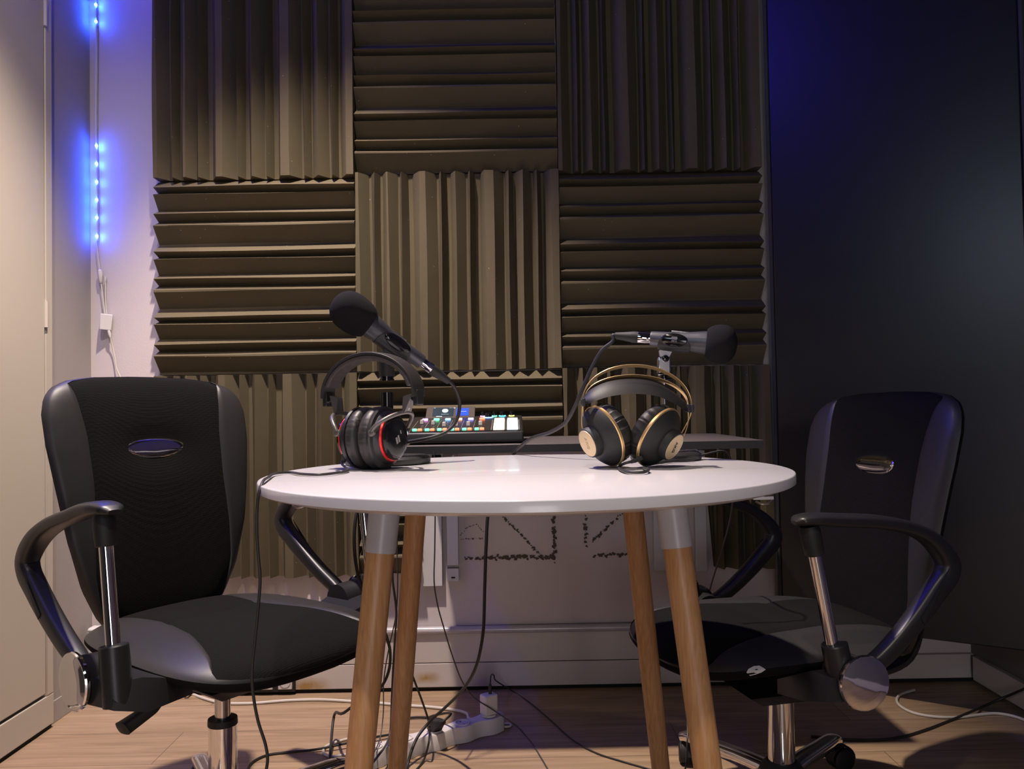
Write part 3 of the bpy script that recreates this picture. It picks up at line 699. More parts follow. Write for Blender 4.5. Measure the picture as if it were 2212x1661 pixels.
# ================================================================== HEADPHONES WITH RED RINGS (left)
ha = math.radians(-24)
hc = atz(803, 1014, TZ) + Vector((0, .012, 0)); hc.z = TZ
hp = thing('headphones', 'black over-ear headphones with red rings standing on the left of the table', 'headphones', hc, ha, 'headphones on the round table', world=False)
zc_ = .0525
def wrinkle(n, amp, phase=0.):
    def f(a, r, th):
        k = amp * (math.sin(n * th + phase) * .5 + math.sin(n * 1.7 * th + 1.3 + phase) * .5); return (r + k, a + k * .4)
    return f
for sx in (-1, 1):
    K_ = .84; q = lambda pr: [(a * K_, r) for a, r in pr]
    o_ = (0, 0, zc_); axx = (sx, .0, .0)
    cup = MB().lathe(q([(.026, .046), (.026, .0515), (.031, .0522), (.034, .0505), (.036, .0450), (.046, .0405), (.048, .0375), (.0485, .034)]), o_, axx, 64).build('ear_cup', 'plastic', hp)
    cs = [(.0035, .022), (.001, .030), (.0008, .040), (.004, .0480), (.009, .0512), (.016, .0518), (.022, .0508), (.0255, .0490), (.027, .046)]
    MB().lathe(q(cs), o_, axx, 96, wrinkle(34, .0006, sx)).build('ear_cushion', 'padleather', cup)
    MB().lathe(q([(.0458, .0398), (.0470, .0402), (.0500, .0388), (.0505, .0370)]), o_, axx, 64).build('red_ring', 'red', cup)
    MB().lathe(q([(.048, .0365), (.054, .0375), (.0575, .0345), (.0590, .028), (.0595, .020), (.0595, 0)]), o_, axx, 64).build('outer_cap', 'gloss', cup)
    if sx > 0:
        fx = Vector((0, -.12, -1)).normalized(); fz = Vector((1, 0, 0)); fy = fz.cross(fx)
        for dy, hgt, w_ in ((.003, .0055, .012), (-.0045, .0065, .011)):
            MB().box(Vector((.0599 * K_, dy * .8, zc_ - .003 + dy * .4)), (.0006, hgt * .7, w_), Matrix.Rotation(.35, 3, 'X')).build('logo_mark', 'silverink', cup)
        MB().box(Vector((.0599 * K_, .0085, zc_ + .009)), (.0006, .0022, .006), Matrix.Rotation(.35, 3, 'X')).build('logo_mark', 'silverink', cup)
    # yoke: a fork around the cup, pivoting front and back, rising to the headband
    N_ = 18; fork = []
    for i in range(N_ + 1):
        th = PI * i / N_
        fork.append(Vector((sx * (.034 + .033 * math.sin(th) ** 1.4), -.0535 * math.cos(th), zc_ + .012 + .030 * math.sin(th))))
    yk = MB()
    yk.tube(fork, .0036, 12, 2)
    yk.lathe([(-.002, .0060), (.0025, .0060), (.0035, .0045)], (sx * .034, -.0525, zc_ + .010), (0, -1, 0), 20)
    yk.lathe([(-.002, .0060), (.0025, .0060), (.0035, .0045)], (sx * .034, .0525, zc_ + .010), (0, 1, 0), 20)
    top = fork[N_ // 2]
    yk.hull([top + Vector((sx * a, b, c)) for a in (-.002, .002) for b, c in ((-.011, -.002), (.011, -.002), (-.007, .026), (.007, .026))] + [top + Vector((sx * .013 + sx * a, b, .030)) for a in (-.002, .002) for b in (-.007, .007)])
    y_ = yk.build('yoke', 'greymetal', hp)
    MB().lathe([(0, .0036), (.0008, .0036), (.0008, 0)], top + Vector((sx * .0045, 0, .006)), (sx, 0, -.3), 16).build('side_mark', 'silverink', y_)
    # slider from fork to headband end
    st_ = top + Vector((sx * .010, 0, .024)); en = Vector((sx * .0900, 0, .1100))
    MB().hull([st_ + Vector((a, b, 0)) for a in (-.0018, .0018) for b in (-.0065, .0065)] + [en + Vector((a, b, 0)) for a in (-.0018, .0018) for b in (-.0065, .0065)]).build('slider', 'chromed', hp)
    MB().hull([en + Vector((sx * a, b, c)) for a in (-.0042, .0042) for b in (-.0100, .0100) for c in (-.004, .021)]).build('headband_end', 'plastic', hp, bev=.0015)
arc = [Vector((.0905 * math.cos(t), 0, .1230 + .0705 * math.sin(t))) for t in [PI * i / 24 for i in range(25)]]
arc[0].z = arc[-1].z = .120
MB().sweep(arc, (0, 1, 0), .038, .006, 4, 24, 3).build('headband', 'padleather', hp)
MB().sweep([p + (Vector((0, 0, .118)) - p).normalized() * .0065 for p in arc[2:-2]], (0, 1, 0), .035, lambda u: .0115 + .0009 * math.sin(u * 105), 3, 24, 5).build('headband_padding', 'padlit', hp)
cw = Matrix.Translation(hc) @ Matrix.Rotation(ha, 4, 'Z')
ci = cw.inverted()
P = [atz(757, 988, TZ + .0) , ]
cpath = [cw @ Vector((-.036, -.028, .024)), cw @ Vector((-.042, -.030, .014)), atz(752, 1016, T), atz(722, 1022, T), atz(690, 1025, T), atz(655, 1024, T), atz(622, 1020, T), atz(598, 1022, T + .0005), atz(580, 1031, T + .001), at(566, 1044, 1.105), at(560, 1062, 1.095), at(556, 1090, 1.095), at(555, 1150, 1.095), at(558, 1200, 1.095), at(562, 1250, 1.095), at(557, 1320, 1.095), at(550, 1390, 1.095), at(545, 1440, 1.095), at(546, 1490, 1.095), at(557, 1555, 1.095), at(574, 1610, 1.095), at(578, 1640, 1.095), at(574, 1672, 1.095), at(565, 1780, 1.09), Vector((-.37, 1.08, .10)), Vector((-.38, 1.06, .012)), Vector((-.34, 1.02, .003)), Vector((-.26, .98, .003))]
mbc = MB().tube([ci @ p for p in cpath], .0021, 10)
mbc.build('wire', 'cable', hp)
MB().lathe([(0, .0042), (.012, .0040), (.018, .0028)], (-.036, -.028, .030), (-.15, -.05, -1), 16).build('strain_relief', 'rubber', hp)

# ================================================================== GOLD HEADPHONES (right)
gc = Vector((.201, 1.292, TZ))
gh = thing('headphones', 'black and gold studio headphones with thin gold bands on the right of the table', 'headphones', gc, 0, 'headphones on the round table')
def gcup(center, outward, logo_m, flip):
    o = Vector(outward).normalized(); c = Vector(center)
    cup = MB().lathe([(.014, .0495), (.018, .0500), (.0215, .0480), (.028, .0415), (.034, .0330), (.036, .026)], c, o, 72).build('ear_cup', 'matteplastic', gh)
    cs = [(-.006, .024), (-.010, .030), (-.0105, .038), (-.008, .0455), (-.002, .0490), (.005, .0495), (.010, .0480), (.0135, .046)]
    MB().lathe(cs, c, o, 96, wrinkle(30, .0011, 2.)).build('ear_cushion', 'strapleather', cup)
    MB().lathe([(.0135, .0490), (.0140, .0515), (.0175, .0515), (.0190, .0490)], c, o, 72).build('gold_ring', 'gold', cup)
    MB().lathe([(.030, .0262), (.046, .0245), (.0475, .0235), (.0475, .0222)], c, o, 56).build('hub', 'matteplastic', cup)
    MB().lathe([(.0470, .0222), (.0483, .0218), (.0486, .0205), (.0486, 0)], c, o, 56).build('disc', 'golddisc', cup)
    dn = Vector((0, 0, -1)); dn = (dn - o * dn.dot(o)).normalized(); fy = o.cross(dn)
    text_mesh('logo', 'AKG', .0095, .0002, logo_m, frame(c + o * .0490, dn, fy, o), cup)
    return cup
cLc = Vector((at(1320, 934, 1.300))); cRc = Vector((at(1405, 934, 1.292)))
gcup(cLc, (-.84, -.42, -.34), 'golddisc', 1)
gcup(cRc, (.67, -.56, -.47), 'ink', 1)
# gold bands: two thin steel arcs, leaning back
def band(dy, top_z, half, x_c, droop, zs=.85):
    pts = []
    for i in range(33):
        t = PI * i / 32
        pts.append(Vector((x_c + half * math.cos(t), gc.y + dy, zs + (top_z - zs) * math.sin(t) ** .95)))
    return pts
zR, zL = at(1492, 880, 1.285).z, at(1258, 868, 1.285).z
xl, xr = at(1258, 866, 1.285).x, at(1492, 880, 1.285).x
b1 = band(-.012, at(1375, 790, 1.280).z, (xr - xl) / 2, (xl + xr) / 2, 0, (zL + zR) / 2)
b1 = [p + Vector((0, 0, (zR - zL) * (.5 - i / 32))) for i, p in enumerate(b1)]
end1R = [at(1489, 905, 1.285), at(1478, 925, 1.283), at(1470, 940, 1.280)]; end1L = [at(1257, 900, 1.285), at(1258, 925, 1.283), at(1262, 938, 1.280)]
MB().sweep(list(reversed(end1R)) + b1 + end1L, (0, .86, -.5), .0085, .0012, 6, 12, 3).build('headband_wire', 'gold', gh)
xl2, xr2 = at(1262, 868, 1.315).x, at(1486, 876, 1.315).x
b2 = band(.022, at(1375, 812, 1.315).z, (xr2 - xl2) / 2, (xl2 + xr2) / 2, 0, (zL + zR) / 2 + .002)
b2 = [p + Vector((0, 0, (zR - zL) * (.5 - i / 32))) for i, p in enumerate(b2)]
MB().sweep([at(1471, 952, 1.312), at(1480, 935, 1.313), at(1487, 910, 1.315)] + b2 + [at(1260, 895, 1.315), at(1263, 925, 1.315)], (0, .86, -.5), .0085, .0012, 6, 12, 3).build('headband_wire', 'gold', gh)
# leather strap hanging between the bands
sp = [at(1262, 868, 1.300), at(1282, 852, 1.300), at(1315, 838, 1.300), at(1365, 832, 1.300), at(1415, 838, 1.300), at(1455, 858, 1.300), at(1487, 885, 1.300)]
S = spline(sp, 6); vs, fs = [], []
K = 13
for i, p in enumerate(S):
    t = (S[min(i + 1, len(S) - 1)] - S[max(i - 1, 0)]).normalized(); u = i / (len(S) - 1)
    wd = .018 + .030 * math.sin(PI * u) ** .5
    lean = Vector((0, -.80, -.60)); lean = (lean - t * lean.dot(t)).normalized(); nn = t.cross(lean)
    for k in range(K):
        a = (k / (K - 1) - .5); vs.append(p + lean * a * wd + nn * .004 * (1 - (2 * a) ** 2))
    for k in range(K):
        a = (.5 - k / (K - 1)); vs.append(p + lean * a * wd - nn * .004 * (1 - (2 * a) ** 2))
w2 = 2 * K
for i in range(len(S) - 1):
    for k in range(w2): fs.append((i * w2 + k, i * w2 + (k + 1) % w2, (i + 1) * w2 + (k + 1) % w2, (i + 1) * w2 + k))
fs.append(tuple(range(w2))[::-1]); fs.append(tuple((len(S) - 1) * w2 + k for k in range(w2)))
MB().add(vs, fs).build('head_strap', 'strapleather', gh)
for p in (at(1259, 869, 1.288), at(1490, 882, 1.288)):
    MB().box(p, (.0052, .040, .013)).build('strap_slider', 'matteplastic', gh, bev=.0012)
    MB().box(p + Vector((-.0005 if p.x < .2 else .0005, -.010, .000)), (.007, .008, .009)).build('strap_clip', 'plastic', gh, bev=.001)
MB().lathe([(0, .0040), (.012, .0036), (.020, .0022)], at(1385, 989, 1.255), at(1366, 997, 1.248) - at(1385, 989, 1.255), 16).build('strain_relief', 'rubber', gh)
MB().tube([at(1368, 996, 1.249), at(1352, 1000, 1.245), atz(1338, 1007, T), atz(1342, 1015, T), atz(1362, 1020, T), atz(1388, 1020, T), atz(1401, 1015, T + .001), atz(1390, 1010, T), atz(1400, 1004, T), atz(1430, 999, T), atz(1462, 995, T), atz(1500, 992, T + .001)], .0022).build('wire', 'cable', gh)
tag(MB().tube([at(1452, 986, 1.575), at(1485, 985, 1.585), at(1515, 983, 1.59), at(1540, 977, 1.60), at(1560, 974, 1.61), at(1573, 981, 1.625), at(1580, 1002, 1.645), at(1583, 1080, 1.70), at(1562, 1180, 1.95), at(1540, 1250, 2.08), at(1526, 1300, 2.10), at(1500, 1400, 2.10), at(1476, 1470, 2.04), at(1483, 1520, 1.95), at(1485, 1590, 1.845), at(1482, 1648, 1.815), at(1476, 1680, 1.76), atz(1466, 1740, .004)], .0020).build('thin_cable', 'greycable'), 'thin grey cable crossing the right back edge of the round table to the floor', 'cable')

# ================================================================== OFFICE CHAIRS
def interp(tab, x):
    if x <= tab[0][0]: return tab[0][1]
    for (a, b), (c, d) in zip(tab, tab[1:]):
        if x <= c:
            t = (x - a) / (c - a); return b + (d - b) * t
    return tab[-1][1]
def sub_obj(mb, name, m, parent, **k): return mb.build(name, m, parent, **k)

def chair(loc, facing, dz, base_ang, col_top, label, arm_k=1., arm_z=0., arm_y=0., elb=0., seat_dz=0., bw=1.04, pshift=(0, 0), far=(1, 0., 0., 0.), tip=0.):
    ang = math.radians(facing) - PI / 2
    ch = thing('office_chair', label, 'chair', (loc[0], loc[1], 0), ang, 'black office chairs', world=False)
    # ---- seat: domed cushion of four pieces
    a_, b_, yc, nx = .232, .250, .035, 3.1
    ztp, T_ = .448 + dz + seat_dz, .040
    yseam = -.025
    n1, n2 = 16, 22
    s_of = lambda y: max(-1., min(1., (y - yc) / b_))
    ys = []
    for i in range(n1 + 1):
        t = i / n1; s0 = -1; s1 = s_of(yseam); th = -PI / 2 + (math.asin(s1) + PI / 2) * t; ys.append(yc + b_ * math.sin(th))
    for i in range(1, n2 + 1):
        t = i / n2; th = math.asin(s_of(yseam)) + (PI / 2 - math.asin(s_of(yseam))) * t; ys.append(yc + b_ * math.sin(th))
    def wid(y):
        s = abs(s_of(y)); return a_ * max(0, 1 - s ** nx) ** (1 / nx) * (1 - .06 * (1 - (y - yc) / b_) * .5)
    seam = [(-.24, .125), (-.12, .106), (yseam, .096), (.08, .116), (.2, .152), (.29, .20)]
    def topz(x, y):
        rho = min(1., (abs(x) / a_) ** nx + abs(s_of(y)) ** nx); gq = max(0, 1 - rho) ** .42
        z = ztp - T_ + T_ * gq
        if y > .10: z -= .014 * ((y - .10) / .185) ** 2
        z += .006 * gq * math.cos(x * 9) - .010 * math.exp(-((x / .1) ** 2 + (y / .1) ** 2))
        return z
    nc, ns = 20, 12
    pieces = {'c_back': MB(), 'c_front': MB(), 'sl': MB(), 'sr': MB()}
    def xrow(y):
        w_ = wid(y); s = min(interp(seam, y), w_ * (.80 + .17 * min(1, max(0, (y - .05) / .15))))
        return [-w_ + (w_ - s) * k / ns for k in range(ns)] + [-s + 2 * s * k / nc for k in range(nc)] + [s + (w_ - s) * k / ns for k in range(ns + 1)]
    grid = []
    for j, y in enumerate(ys):
        row = []
        for k, x in enumerate(xrow(y)):
            z = topz(x, y)
            if k in (ns, ns + nc): z -= .0035
            if j == n1 and ns <= k <= ns + nc: z -= .003
            row.append(Vector((x, y, z)))
        grid.append(row)
    def patch(mb, j0, j1, k0, k1):
        W_ = k1 - k0 + 1
        mb.add([grid[j][k] for j in range(j0, j1 + 1) for k in range(k0, k1 + 1)],
               [((j * W_ + k), (j * W_ + k + 1), ((j + 1) * W_ + k + 1), ((j + 1) * W_ + k)) for j in range(j1 - j0) for k in range(W_ - 1)])
    J, Kx = len(ys) - 1, 2 * ns + nc
    patch(pieces['c_back'], 0, n1, ns, ns + nc); patch(pieces['c_front'], n1, J, ns, ns + nc)
    patch(pieces['sl'], 0, J, 0, ns); patch(pieces['sr'], 0, J, ns + nc, Kx)
    seat = pieces['c_back'].build('seat', 'fabric', ch, angle=60)
    pieces['c_front'].build('front_panel', 'fabric', seat, angle=60)
    pieces['sl'].build('side_panel', 'leather', seat, angle=60); pieces['sr'].build('side_panel', 'leather', seat, angle=60)
    # underside: follows the rim and tucks in below
    rim = [grid[j][0] for j in range(J + 1)] + [grid[j][Kx] for j in range(J, -1, -1)]
    vs, fs = [], []
    N = len(rim); steps = [(1.0, 0), (1.004, -.006), (.985, -.013), (.93, -.020), (.75, -.026)]
    for sc_, dzz in steps:
        for p in rim: vs.append(Vector((p.x * sc_, yc + (p.y - yc) * sc_, p.z + dzz + (0 if sc_ > .9 else (ztp - T_ - p.z) * .5))))
    for r in range(len(steps) - 1):
        for k in range(N): fs.append((r * N + k, r * N + (k + 1) % N, (r + 1) * N + (k + 1) % N, (r + 1) * N + k))
    fs.append(tuple((len(steps) - 1) * N + k for k in range(N)))
    ub = MB().add(vs, fs).build('seat_underside', 'fabric', seat, angle=60)
    # ---- backrest
    wt = [(.385, .02), (.392, .085), (.41, .118), (.44, .139), (.50, .168), (.60, .195), (.70, .211), (.78, .222), (.84, .224), (.872, .216), (.893, .199), (.908, .165), (.916, .115), (.919, .03)]
    stb = [(.385, .02), (.44, .132), (.52, .148), (.60, .147), (.70, .142), (.80, .146), (.88, .158), (.919, .17)]
    zs = [.385 + (.919 - .385) * (.5 - .5 * math.cos(PI * i / 44)) for i in range(45)]
    cush_c, cush_l, cush_r, shell = MB(), MB(), MB(), MB()
    nc2, ns2 = 22, 10
    def yc_(z): t = (z - .40) / .5; return -.222 - .075 * max(0, t) ** 1.25 + .012 * math.sin(PI * min(1, max(0, t)))
    gf, gb = [], []
    for z in zs:
        w_ = interp(wt, z) * bw; s = min(interp(stb, z), w_ * .93); edge_v = 1 - abs((z - .652) / .268) ** 10
        xs_ = [-w_ + (w_ - s) * k / ns2 for k in range(ns2)] + [-s + 2 * s * k / nc2 for k in range(nc2)] + [s + (w_ - s) * k / ns2 for k in range(ns2 + 1)]
        rf, rb = [], []
        for k, x in enumerate(xs_):
            gq = max(0, 1 - abs(x / w_) ** 4.5) ** .5 * max(0, edge_v) ** .5
            wing = .034 * (x / .22) ** 2
            dim = .011 * math.exp(-((x / .075) ** 2 + ((z - .765) / .04) ** 2))
            y = yc_(z) + .034 * gq + wing - dim
            if k in (ns2, ns2 + nc2): y -= .003
            rf.append(Vector((x, y, z + dz)))
            rb.append(Vector((x, yc_(z) - .030 * gq + wing, z + dz)))
        gf.append(rf); gb.append(rb)
    def patch2(mb, G, k0, k1, rev=False):
        W_ = k1 - k0 + 1
        mb.add([G[j][k] for j in range(len(G)) for k in range(k0, k1 + 1)],
               [((j * W_ + k), (j * W_ + k + 1), ((j + 1) * W_ + k + 1), ((j + 1) * W_ + k)) for j in range(len(G) - 1) for k in range(W_ - 1)])
    K2 = 2 * ns2 + nc2
    patch2(cush_c, gf, ns2, ns2 + nc2); patch2(cush_l, gf, 0, ns2); patch2(cush_r, gf, ns2 + nc2, K2); patch2(shell, gb, 0, K2)
    back = cush_c.build('backrest', 'fabric', ch, angle=60)
    cush_l.build('side_panel', 'leather', back, angle=60); cush_r.build('side_panel', 'leather', back, angle=60)
    shell.build('back_cover', 'fabric', back, angle=60)
    # chrome oval badge
    nrm = Vector((0, 1, .10)).normalized(); bc = Vector((0, yc_(.765) + .034 - .009, .765 + dz)); bx = Vector((1, 0, -.0)); bz = nrm.cross(bx) * -1
    vs, fs = [bc + nrm * .006], []
    N = 40
    for rr, hh in ((.35, .0056), (.7, .0045), (.93, .0025), (1., -.003)):
        for k in range(N):
            th = 2 * PI * k / N; x = math.copysign(abs(math.cos(th)) ** .9, math.cos(th)) * .072 * rr; zz = math.sin(th) * .0220 * rr
            vs.append(bc + bx * x + bz * zz + nrm * (hh + (x / .22) ** 2 * .034))
    for k in range(N):
        fs.append((0, 1 + k, 1 + (k + 1) % N))
        for r in range(3): fs.append((1 + r * N + k, 1 + (r + 1) * N + k, 1 + (r + 1) * N + (k + 1) % N, 1 + r * N + (k + 1) % N))
    MB().add(vs, fs).build('badge', 'chrome', back, angle=80)
    # back support
    MB().sweep([(0, -.04, .335 + dz), (0, -.20, .338 + dz), (0, -.285, .365 + dz), (0, -.315, .44 + dz), (0, -.318, .60 + dz)], (1, 0, 0), .07, .016, 4, 16, 5).build('back_support', 'plastic', ch)
    # ---- arms
    near_y, near_z, near_e = arm_y, arm_z, elb
    for sx in (-1, 1):
        X = .293 * sx
        arm_y, arm_z, elb = (near_y + far[1], near_z + far[2], near_e + far[3]) if sx == far[0] else (near_y, near_z, near_e)
        path = [(X, .212, .690), (X, .195, .694), (X, .165, .695), (X, .11, .689), (X, .04, .672), (X, -.04, .648), (X, -.105, .619), (X, -.148, .590), (X, -.163, .570), (X, -.155, .550), (X, -.125, .528), (X, -.07, .497), (X, -.01, .468), (X, .045, .446), (X, .075, .436)]
        wz = lambda y, z: (1 if z < .55 else min(1, max(0, (.12 - y) / .22))) * min(1, max(0, (z - .43) / .10))
        ay = lambda y: .06 + (y - .06) * arm_k + arm_y
        path = [(x, ay(y) + tip * max(0, min(1, (y - .04) / .12)), z + dz + arm_z + elb * wz(y, z)) for x, y, z in path]
        wfun = lambda u: interp([(0, .020), (.05, .040), (.15, .050), (.40, .046), (.55, .036), (.75, .034), (1, .030)], u)
        hfun = lambda u: interp([(0, .008), (.05, .016), (.2, .022), (.40, .024), (.52, .034), (.60, .040), (.75, .036), (1, .026)], u)
        arm = MB().sweep(path, (1, 0, 0), wfun, hfun, 3., 24, 5).build('armrest', 'plastic', ch, angle=50)
        # recessed flute on the outside of the rear leg
        MB().hull([Vector((X + sx * (.0172 + a), y, z + dz)) for a in (0, .0012) for y, z in [(ay(b), c + arm_z + elb * wz(b, c)) for b, c in ((-.146, .566), (-.128, .549), (-.060, .498), (-.068, .490))]]).build('flute', 'matteplastic', arm)
        p_top, p_bot = Vector((X, .06 + .09 * arm_k + arm_y + pshift[0], .655 + dz + arm_z)), Vector((X, .165 + arm_y + pshift[1], .478 + dz + arm_z))
        post = MB().cyl(p_bot - Vector((0, -.001, .02)), p_top, .0108, seg=32).build('armrest_post', 'chrome', ch)
        d = (p_top - p_bot).normalized()
        MB().lathe([(-.006, .0130), (-.004, .0160), (.022, .0172), (.036, .0172), (.044, .015)], p_top - d * .014, d, 28).build('sleeve', 'matteplastic', post)
        br = MB()
        br.lathe([(0, .0215), (.050, .0225), (.088, .0215), (.090, .0200), (.090, .0128)], p_bot - d * .080, d, 28)
        br.hull([Vector((sx * x, y + arm_y, z + dz + (arm_z if x > .2 else 0))) for x, y, z in [(.262, .060, .385), (.262, .205 + pshift[1], .385), (.316, .070, .392), (.310, .198 + pshift[1], .400), (.262, .065, .435), (.262, .19 + pshift[1], .435), (.312, .075, .440), (.306, .18 + pshift[1], .435), (.16, .07, .374), (.16, .16, .374), (.16, .07, .400), (.16, .16, .400)]])
        br.lathe([(0, .034), (.058, .037), (.062, .039)], (sx * .256, .098 + arm_y, .428 + dz + arm_z), (sx, 0, 0), 36)
        bk = br.build('armrest_bracket', 'plastic', ch)
        MB().lathe([(0, .040), (.002, .0445), (.007, .0455), (.0095, .0440), (.0098, .0415), (.0118, .036), (.0130, .022), (.0134, 0)], (sx * .316, .098 + arm_y, .428 + dz + arm_z), (sx, 0, 0), 56).build('hub_cap', 'chrome', bk)
    # ---- mechanism, gas lift, lever, star base
    MB().hull([Vector((x, y, z + dz)) for x, y, z in [(-.10, -.12, .345), (.10, -.12, .345), (-.10, .12, .345), (.10, .12, .345), (-.04, -.08, .305), (.04, -.08, .305), (-.04, .06, .305), (.04, .06, .305)]]).build('tilt_mechanism', 'matteplastic', ch)
    lf = MB().cyl((0, 0, .10), (0, 0, col_top), .0268, seg=40).build('gas_lift', 'chrome', ch)
    MB().lathe([(0, .0268), (0, .0278), (.006, .0278), (.012, .0272), (.012, .0155)], (0, 0, col_top - .008), (0, 0, 1), 40).build('collar', 'matteplastic', lf)
    MB().cyl((0, 0, col_top - .01), (0, 0, .32 + dz), .0148, seg=32).build('piston', 'chromed', lf)
    lv = MB().tube([(.03, .06, .362 + dz), (.08, .045, .352 + dz), (.150, .022, .322 + dz)], .0040, 12, 4).build('lever', 'plastic', ch)
    MB().sweep([(.142, .025, .326 + dz), (.152, .022, .321 + dz), (.175, .014, .308 + dz), (.196, .006, .296 + dz), (.201, .004, .293 + dz)], (0, 1, .2), lambda u: interp([(0, .014), (.3, .024), (.85, .036), (1, .020)], u), lambda u: interp([(0, .012), (.3, .022), (.85, .027), (1, .016)], u), 3, 16, 5).build('lever_paddle', 'matteplastic', lv)
    MB().lathe([(0, .030), (0, .046), (.040, .050), (.062, .040), (.072, .030), (.072, 0)], (0, 0, .044), (0, 0, 1), 40).build('base_hub', 'matteplastic', ch)
    for k in range(5):
        t = math.radians(base_ang + 72 * k) - ang; d = Vector((math.cos(t), math.sin(t), 0)); n_ = Vector((-d.y, d.x, 0))
        pts = [d * .028 + Vector((0, 0, .082)), d * .10 + Vector((0, 0, .081)), d * .20 + Vector((0, 0, .075)), d * .275 + Vector((0, 0, .070)), d * .292 + Vector((0, 0, .064))]
        lgm = MB().sweep(pts, n_, lambda u: .044 - .014 * u, lambda u: .036 - .014 * u, 3, 18, 5).build('base_leg', 'chrome', ch)
        cp = d * .278; ro = random.uniform(0, 6.28); cd = Vector((math.cos(ro), math.sin(ro), 0)); wn = Vector((-cd.y, cd.x, 0)); ct = cp + cd * .016
        cst = MB()
        cst.cyl(cp + Vector((0, 0, .045)), cp + Vector((0, 0, .068)), .006, seg=12)
        for s_ in (-1, 1): cst.lathe([(0, .020), (.002, .0255), (.014, .0255), (.017, .020), (.017, 0)], ct + wn * (.004 * s_) + Vector((0, 0, .0256)), wn * s_, 28)
        cst.sweep([ct + cd * (-.030 * math.cos(q)) + Vector((0, 0, .0256 + .030 * math.sin(q))) for q in [PI * i / 10 for i in range(11)]], wn, .030, .003, 4, 12, 1)
        cst.build('castor', 'matteplastic', ch)
    return ch
chair((-.570, 1.580), -37, 0., 48, .246, 'black office chair on the left, facing the table, with bright badge', .88, elb=.015, seat_dz=.006, bw=1.0, far=(-1, -.060, .0, 0.), tip=-.025)
chair((.532, 1.660), 193, -.062, 48, .268, 'black office chair on the right in front of the black screen', .69, arm_z=.012, arm_y=-.060, elb=.035, seat_dz=.026, pshift=(.045, -.035), far=(1, -.015, -.022, -.015), tip=.035)

# worn pale patch on the front edge of the right seat: the outline is laid on the leather itself
bpy.context.view_layer.update()
dg_ = bpy.context.evaluated_depsgraph_get()
right_chair = [o for o in bpy.data.objects if o.get('label', '').startswith('black office chair on the right')][0]
hits = []
for px_, py_ in ((1632, 1449), (1612, 1452), (1617, 1445), (1628, 1439), (1640, 1438), (1649, 1443), (1654, 1446), (1645, 1452), (1632, 1456), (1620, 1459)):
    d_ = ray(px_, py_).normalized(); ok_, loc_, nrm_, idx_, ob_, mw_ = SC.ray_cast(dg_, CAM, d_)
    if ok_:
        if nrm_.dot(d_) > 0: nrm_ = -nrm_
        hits.append(loc_ + nrm_ * .0008)
if len(hits) == 10 and max((h - hits[0]).length for h in hits) < .08:
    inv_ = WORLD[right_chair.name].inverted(); hits = [inv_ @ h for h in hits]
    MB().add(hits, [(0, 1 + k, 1 + (k + 1) % 9) for k in range(9)]).build('worn_patch', 'whiteplastic', right_chair, flat=True)

# ================================================================== FLOOR CLUTTER
# power strip with sockets, a charger plugged in and a black plug
e0, e1 = atz(1085, 1572, 0), atz(775, 1660, 0)
dirv = (e1 - e0).normalized(); nrm = Vector((-dirv.y, dirv.x, 0)); Lp = (e1 - e0).length
ps = thing('power_strip', 'white multi-socket power strip lying on the floor under the table', 'power strip', (e0 + e1) / 2)
nS = 5; m = MB(); poly_u = []
NP = 60
side = []
for i in range(NP + 1):
    u = i / NP; wv = .0235 + .0042 * math.cos(2 * PI * nS * (u)) * -1
    if u < .03: wv *= math.sqrt(max(0, 1 - ((.03 - u) / .03) ** 2)) * .5 + .5
    side.append((u * Lp, wv))
ring_pts = [(a, b) for a, b in side] + [(a, -b) for a, b in reversed(side)]
vs = []; N = len(ring_pts)
for z, sc_ in ((.001, 1.), (.036, .97), (.040, .88)):
    for a, b in ring_pts: vs.append(e0 + dirv * a + nrm * b * sc_ + Vector((0, 0, z)))
fs = [(r * N + k, r * N + (k + 1) % N, (r + 1) * N + (k + 1) % N, (r + 1) * N + k) for r in range(2) for k in range(N)] + [tuple(range(N))[::-1], tuple(2 * N + k for k in range(N))]
MB().add(vs, fs).build('strip_body', 'whiteplastic', ps, angle=50)
scs = []
for k in range(nS):
    c = e0 + dirv * (Lp * (k + .5) / nS) + Vector((0, 0, .040)); scs.append(c)
    if k == 0: continue
    sk = MB().lathe([(0, .0195), (.0035, .0195), (.0035, .0165), (.0005, .0160), (.0005, 0)], c, (0, 0, 1), 36).build('socket', 'whiteplastic', ps)
    for s_ in (-1, 1): MB().lathe([(0, .0024), (.0004, .0024), (.0004, 0)], c + nrm * (.0095 * s_) + Vector((0, 0, .0006)), (0, 0, 1), 12).build('pin_hole', 'gap', sk)
m = MB(); ring = [e0 - dirv * .014 + Vector((.011 * math.cos(t), .011 * math.sin(t), .004)) for t in [2 * PI * i / 18 for i in range(19)]]
m.tube(ring, .0028, 8, 1).build('hanging_loop', 'whiteplastic', ps)
MB().tube([e0 + nrm * .02 + dirv * .05 + Vector((0, 0, .03)), atz(1015, 1553, .022), atz(1008, 1541, .012), atz(980, 1533, .006), atz(930, 1527, .0045), atz(870, 1523, .0045), atz(800, 1517, .0045), atz(750, 1514, .0045), atz(690, 1511, .0045), atz(620, 1513, .0045), atz(540, 1519, .0045), atz(480, 1518, .0045), atz(440, 1508, .0045), atz(415, 1498, .0045), at(404, 1488, 2.395), at(400, 1474, 2.405)], .0040, 10).build('power_lead', 'whitecable', ps)
cg = thing('phone_charger', 'white USB charger standing in the end socket of the floor power strip', 'charger', scs[0] + Vector((0, 0, .001)))
cc = scs[0] + Vector((0, 0, .004))
rotc = Matrix((dirv, nrm, Vector((0, 0, 1)))).transposed()
